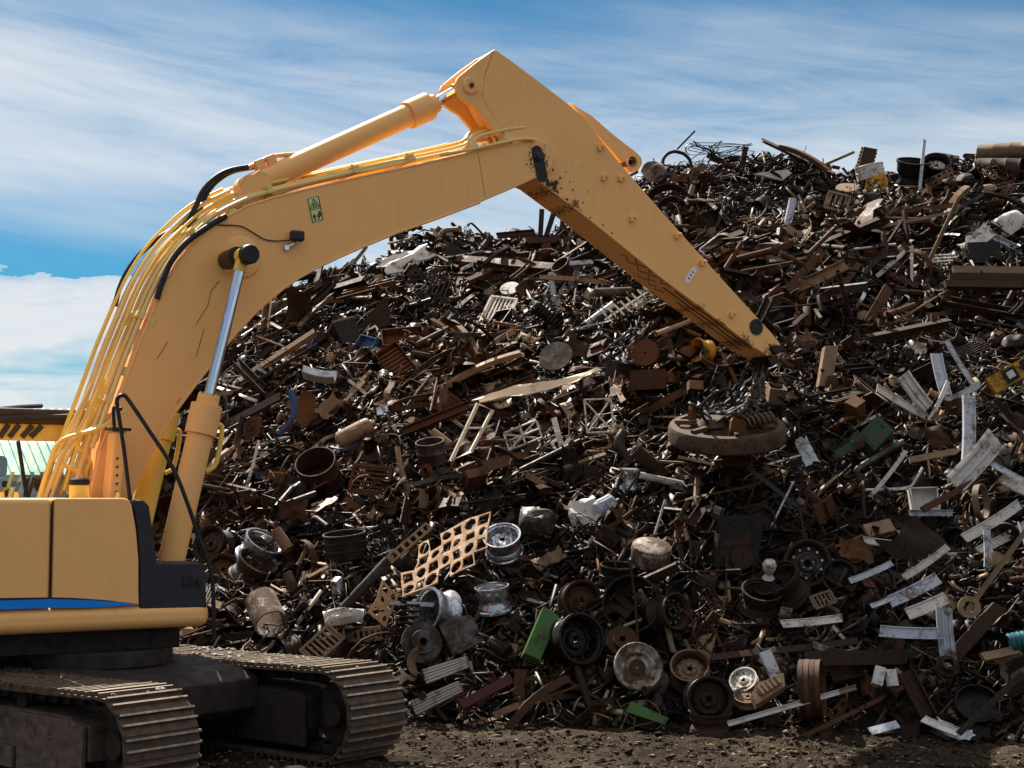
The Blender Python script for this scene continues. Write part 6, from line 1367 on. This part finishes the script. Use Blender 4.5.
# ------------------------------------------------------------------ fine debris between them: too many and too small to pick apart
TPL = []
for g_ in [lambda: bar(U_(.2, .6), U_(.006, .014), 0, 4), lambda: bar(U_(.2, .5), U_(.006, .012), .35, 4, 5), lambda: strip(U_(.15, .55), U_(.02, .06), .006, U_(.1, .5), 5), lambda: strip(U_(.15, .5), U_(.02, .07), .006, U_(.1, .6), 5),
           lambda: profile('angle', U_(.15, .5), U_(.03, .07), .14), lambda: profile('box', U_(.12, .45), U_(.02, .06)), lambda: plate(U_(.1, .28), U_(.07, .2), .012), lambda: sheet(U_(.15, .4), U_(.1, .25), .12, U_(-1.5, 1.5), .006, 4, 3),
           lambda: sheet(U_(.15, .35), U_(.1, .25), .12, U_(-1.5, 1.5), .006, 4, 3), lambda: strip(U_(.3, .7), U_(.02, .06), .006, U_(.05, .3), 4), lambda: profile('angle', U_(.3, .7), U_(.02, .05), .16), lambda: pipe(U_(.25, .5), U_(.010, .02), .2, 6), lambda: bar(U_(.3, .7), U_(.006, .013), .5, 4, 6), lambda: strip(U_(.3, .7), U_(.015, .04), .006, U_(.2, .7), 6), lambda: hoop(U_(.06, .14), .007, .8, 9)]:
    for _ in range(4):
        mb = g_(); V_ = np.array(mb.v, np.float32); tr_ = []
        for q in mb.f:
            for k in range(1, len(q)-1): tr_.append((q[0], q[k], q[k+1]))
        TPL.append((V_, np.array(tr_, np.int64)))
def debris(N, seed, zone):
    rg = np.random.default_rng(seed); vs = []; fs = []; tints = []; base = 0
    cnt = 0
    while cnt < N:
        M_ = 4000; x = rg.uniform(-9, 13.5, M_); y = rg.uniform(15.8, 31.2, M_); b_0 = pile_base(x); px = 512+F*x/y
        ok = (y > b_0-.1) & (px > -150) & (px < 1180); x, y = x[ok], y[ok]
        e = .2; z = pile_h(x, y); gx_ = (pile_h(x+e, y)-pile_h(x-e, y))/(2*e); gy_ = (pile_h(x, y+e)-pile_h(x, y-e))/(2*e)
        n = np.stack([-gx_, -gy_, np.ones_like(x)], -1); n /= np.linalg.norm(n, axis=1, keepdims=True)
        for i in range(len(x)):
            if cnt >= N: break
            V_, T_ = TPL[rg.integers(len(TPL))]
            q = rg.normal(size=4); 
            # mostly lying in the slope: random heading with moderate tip
            nn = n[i]; h_ = rg.normal(.45, .9); tp = rg.normal(0, .45)
            ex_ = np.array([1.0, 0, 0]); ex_ -= nn*ex_.dot(nn); ex_ /= np.linalg.norm(ex_); ey_ = np.cross(nn, ex_)
            xa = ex_*math.cos(h_)+ey_*math.sin(h_); xa = xa*math.cos(tp)+nn*math.sin(tp)
            za = nn-xa*nn.dot(xa); za /= np.linalg.norm(za); ya = np.cross(za, xa); sp_ = rg.uniform(0, 6.28) if rg.random() < .5 else rg.normal(0, .6)
            ya, za = ya*math.cos(sp_)+za*math.sin(sp_), -ya*math.sin(sp_)+za*math.cos(sp_)
            Rm = np.stack([xa, ya, za], 0).astype(np.float32)
            c = np.array([x[i], y[i], z[i]])+nn*rg.uniform(-.08, .11)
            vs.append((V_*rg.uniform(.5, 1.25)) @ Rm + c); fs.append(T_+base); base += len(V_); tints.append(np.full(len(V_), rg.random(), np.float32)); cnt += 1
    me = np_mesh('scrap_debris', np.concatenate(vs), np.concatenate(fs), 3)
    a_ = me.attributes.new('tint', 'FLOAT', 'POINT'); a_.data.foreach_set('value', np.concatenate(tints)[:len(me.vertices)])
    return me
dm = debris(44000, 3, 0)
tag(obj('scrap_debris', dm, M_debris), 'fine mixed metal debris filling the gaps all over the scrap pile', 'debris', kind='stuff')

# ------------------------------------------------------------------ clods and chips on the mud
def clods(N, seed):
    rg = np.random.default_rng(seed)
    V_ = np.array([(1, 0, 0), (.3, .95, .1), (-.8, .6, 0), (-.8, -.6, .1), (.3, -.95, 0), (.1, .1, .8)]); T_ = np.array([(0, 1, 5), (1, 2, 5), (2, 3, 5), (3, 4, 5), (4, 0, 5), (1, 0, 2), (2, 0, 3), (3, 0, 4)])
    y = rg.uniform(12.9, 19.3, N); x = rg.uniform(-4.2, 7.4, N)*y/16; ok = y < pile_base(x)+.35; x, y = x[ok], y[ok]; n = len(x)
    keep = fbm(x*1.3, y*3.5, 4, 91, .6)+rg.uniform(-.35, .45, n) > 0; x, y = x[keep], y[keep]; n = len(x)
    r = .005+.009*rg.random(n)+.030*rg.random(n)**9
    P = V_[None]*(1+rg.uniform(-.4, .4, (n, 6, 1)))*(np.stack([rg.uniform(.7, 2.2, n), rg.uniform(.7, 1.3, n), rg.uniform(.5, 1.1, n)], -1)*r[:, None])[:, None, :]
    a_ = rg.uniform(0, 6.28, n); ca, sa = np.cos(a_)[:, None], np.sin(a_)[:, None]
    Q = np.stack([P[..., 0]*ca-P[..., 1]*sa, P[..., 0]*sa+P[..., 1]*ca, P[..., 2]], -1)+np.stack([x, y, ground_h(x, y)+r*.1], -1)[:, None, :]
    F_ = T_[None]+np.arange(n)[:, None, None]*6
    me = np_mesh('mud_clods', Q.reshape(-1, 3), F_.reshape(-1, 3), 3)
    at = me.attributes.new('tint', 'FLOAT', 'POINT'); at.data.foreach_set('value', np.repeat(rg.random(n), 6).astype(np.float32)[:len(me.vertices)]); return me
m, t, b = newmat('clod_mud')
c = t.ramp(t.add('ShaderNodeAttribute', attribute_name='tint').outputs['Fac'], [(0, (.012, .008, .005)), (.35, (.03, .019, .012)), (.65, (.07, .047, .03)), (.90, (.13, .09, .058)), (.985, (.24, .185, .135))])
t.l.new(c, b.inputs['Base Color']); b.inputs['Roughness'].default_value = .8; b.inputs['Specular IOR Level'].default_value = .06
tag(obj('mud_clods', clods(72000, 4), m), 'loose clods and chips of dry mud before the pile', 'mud clods', kind='stuff')
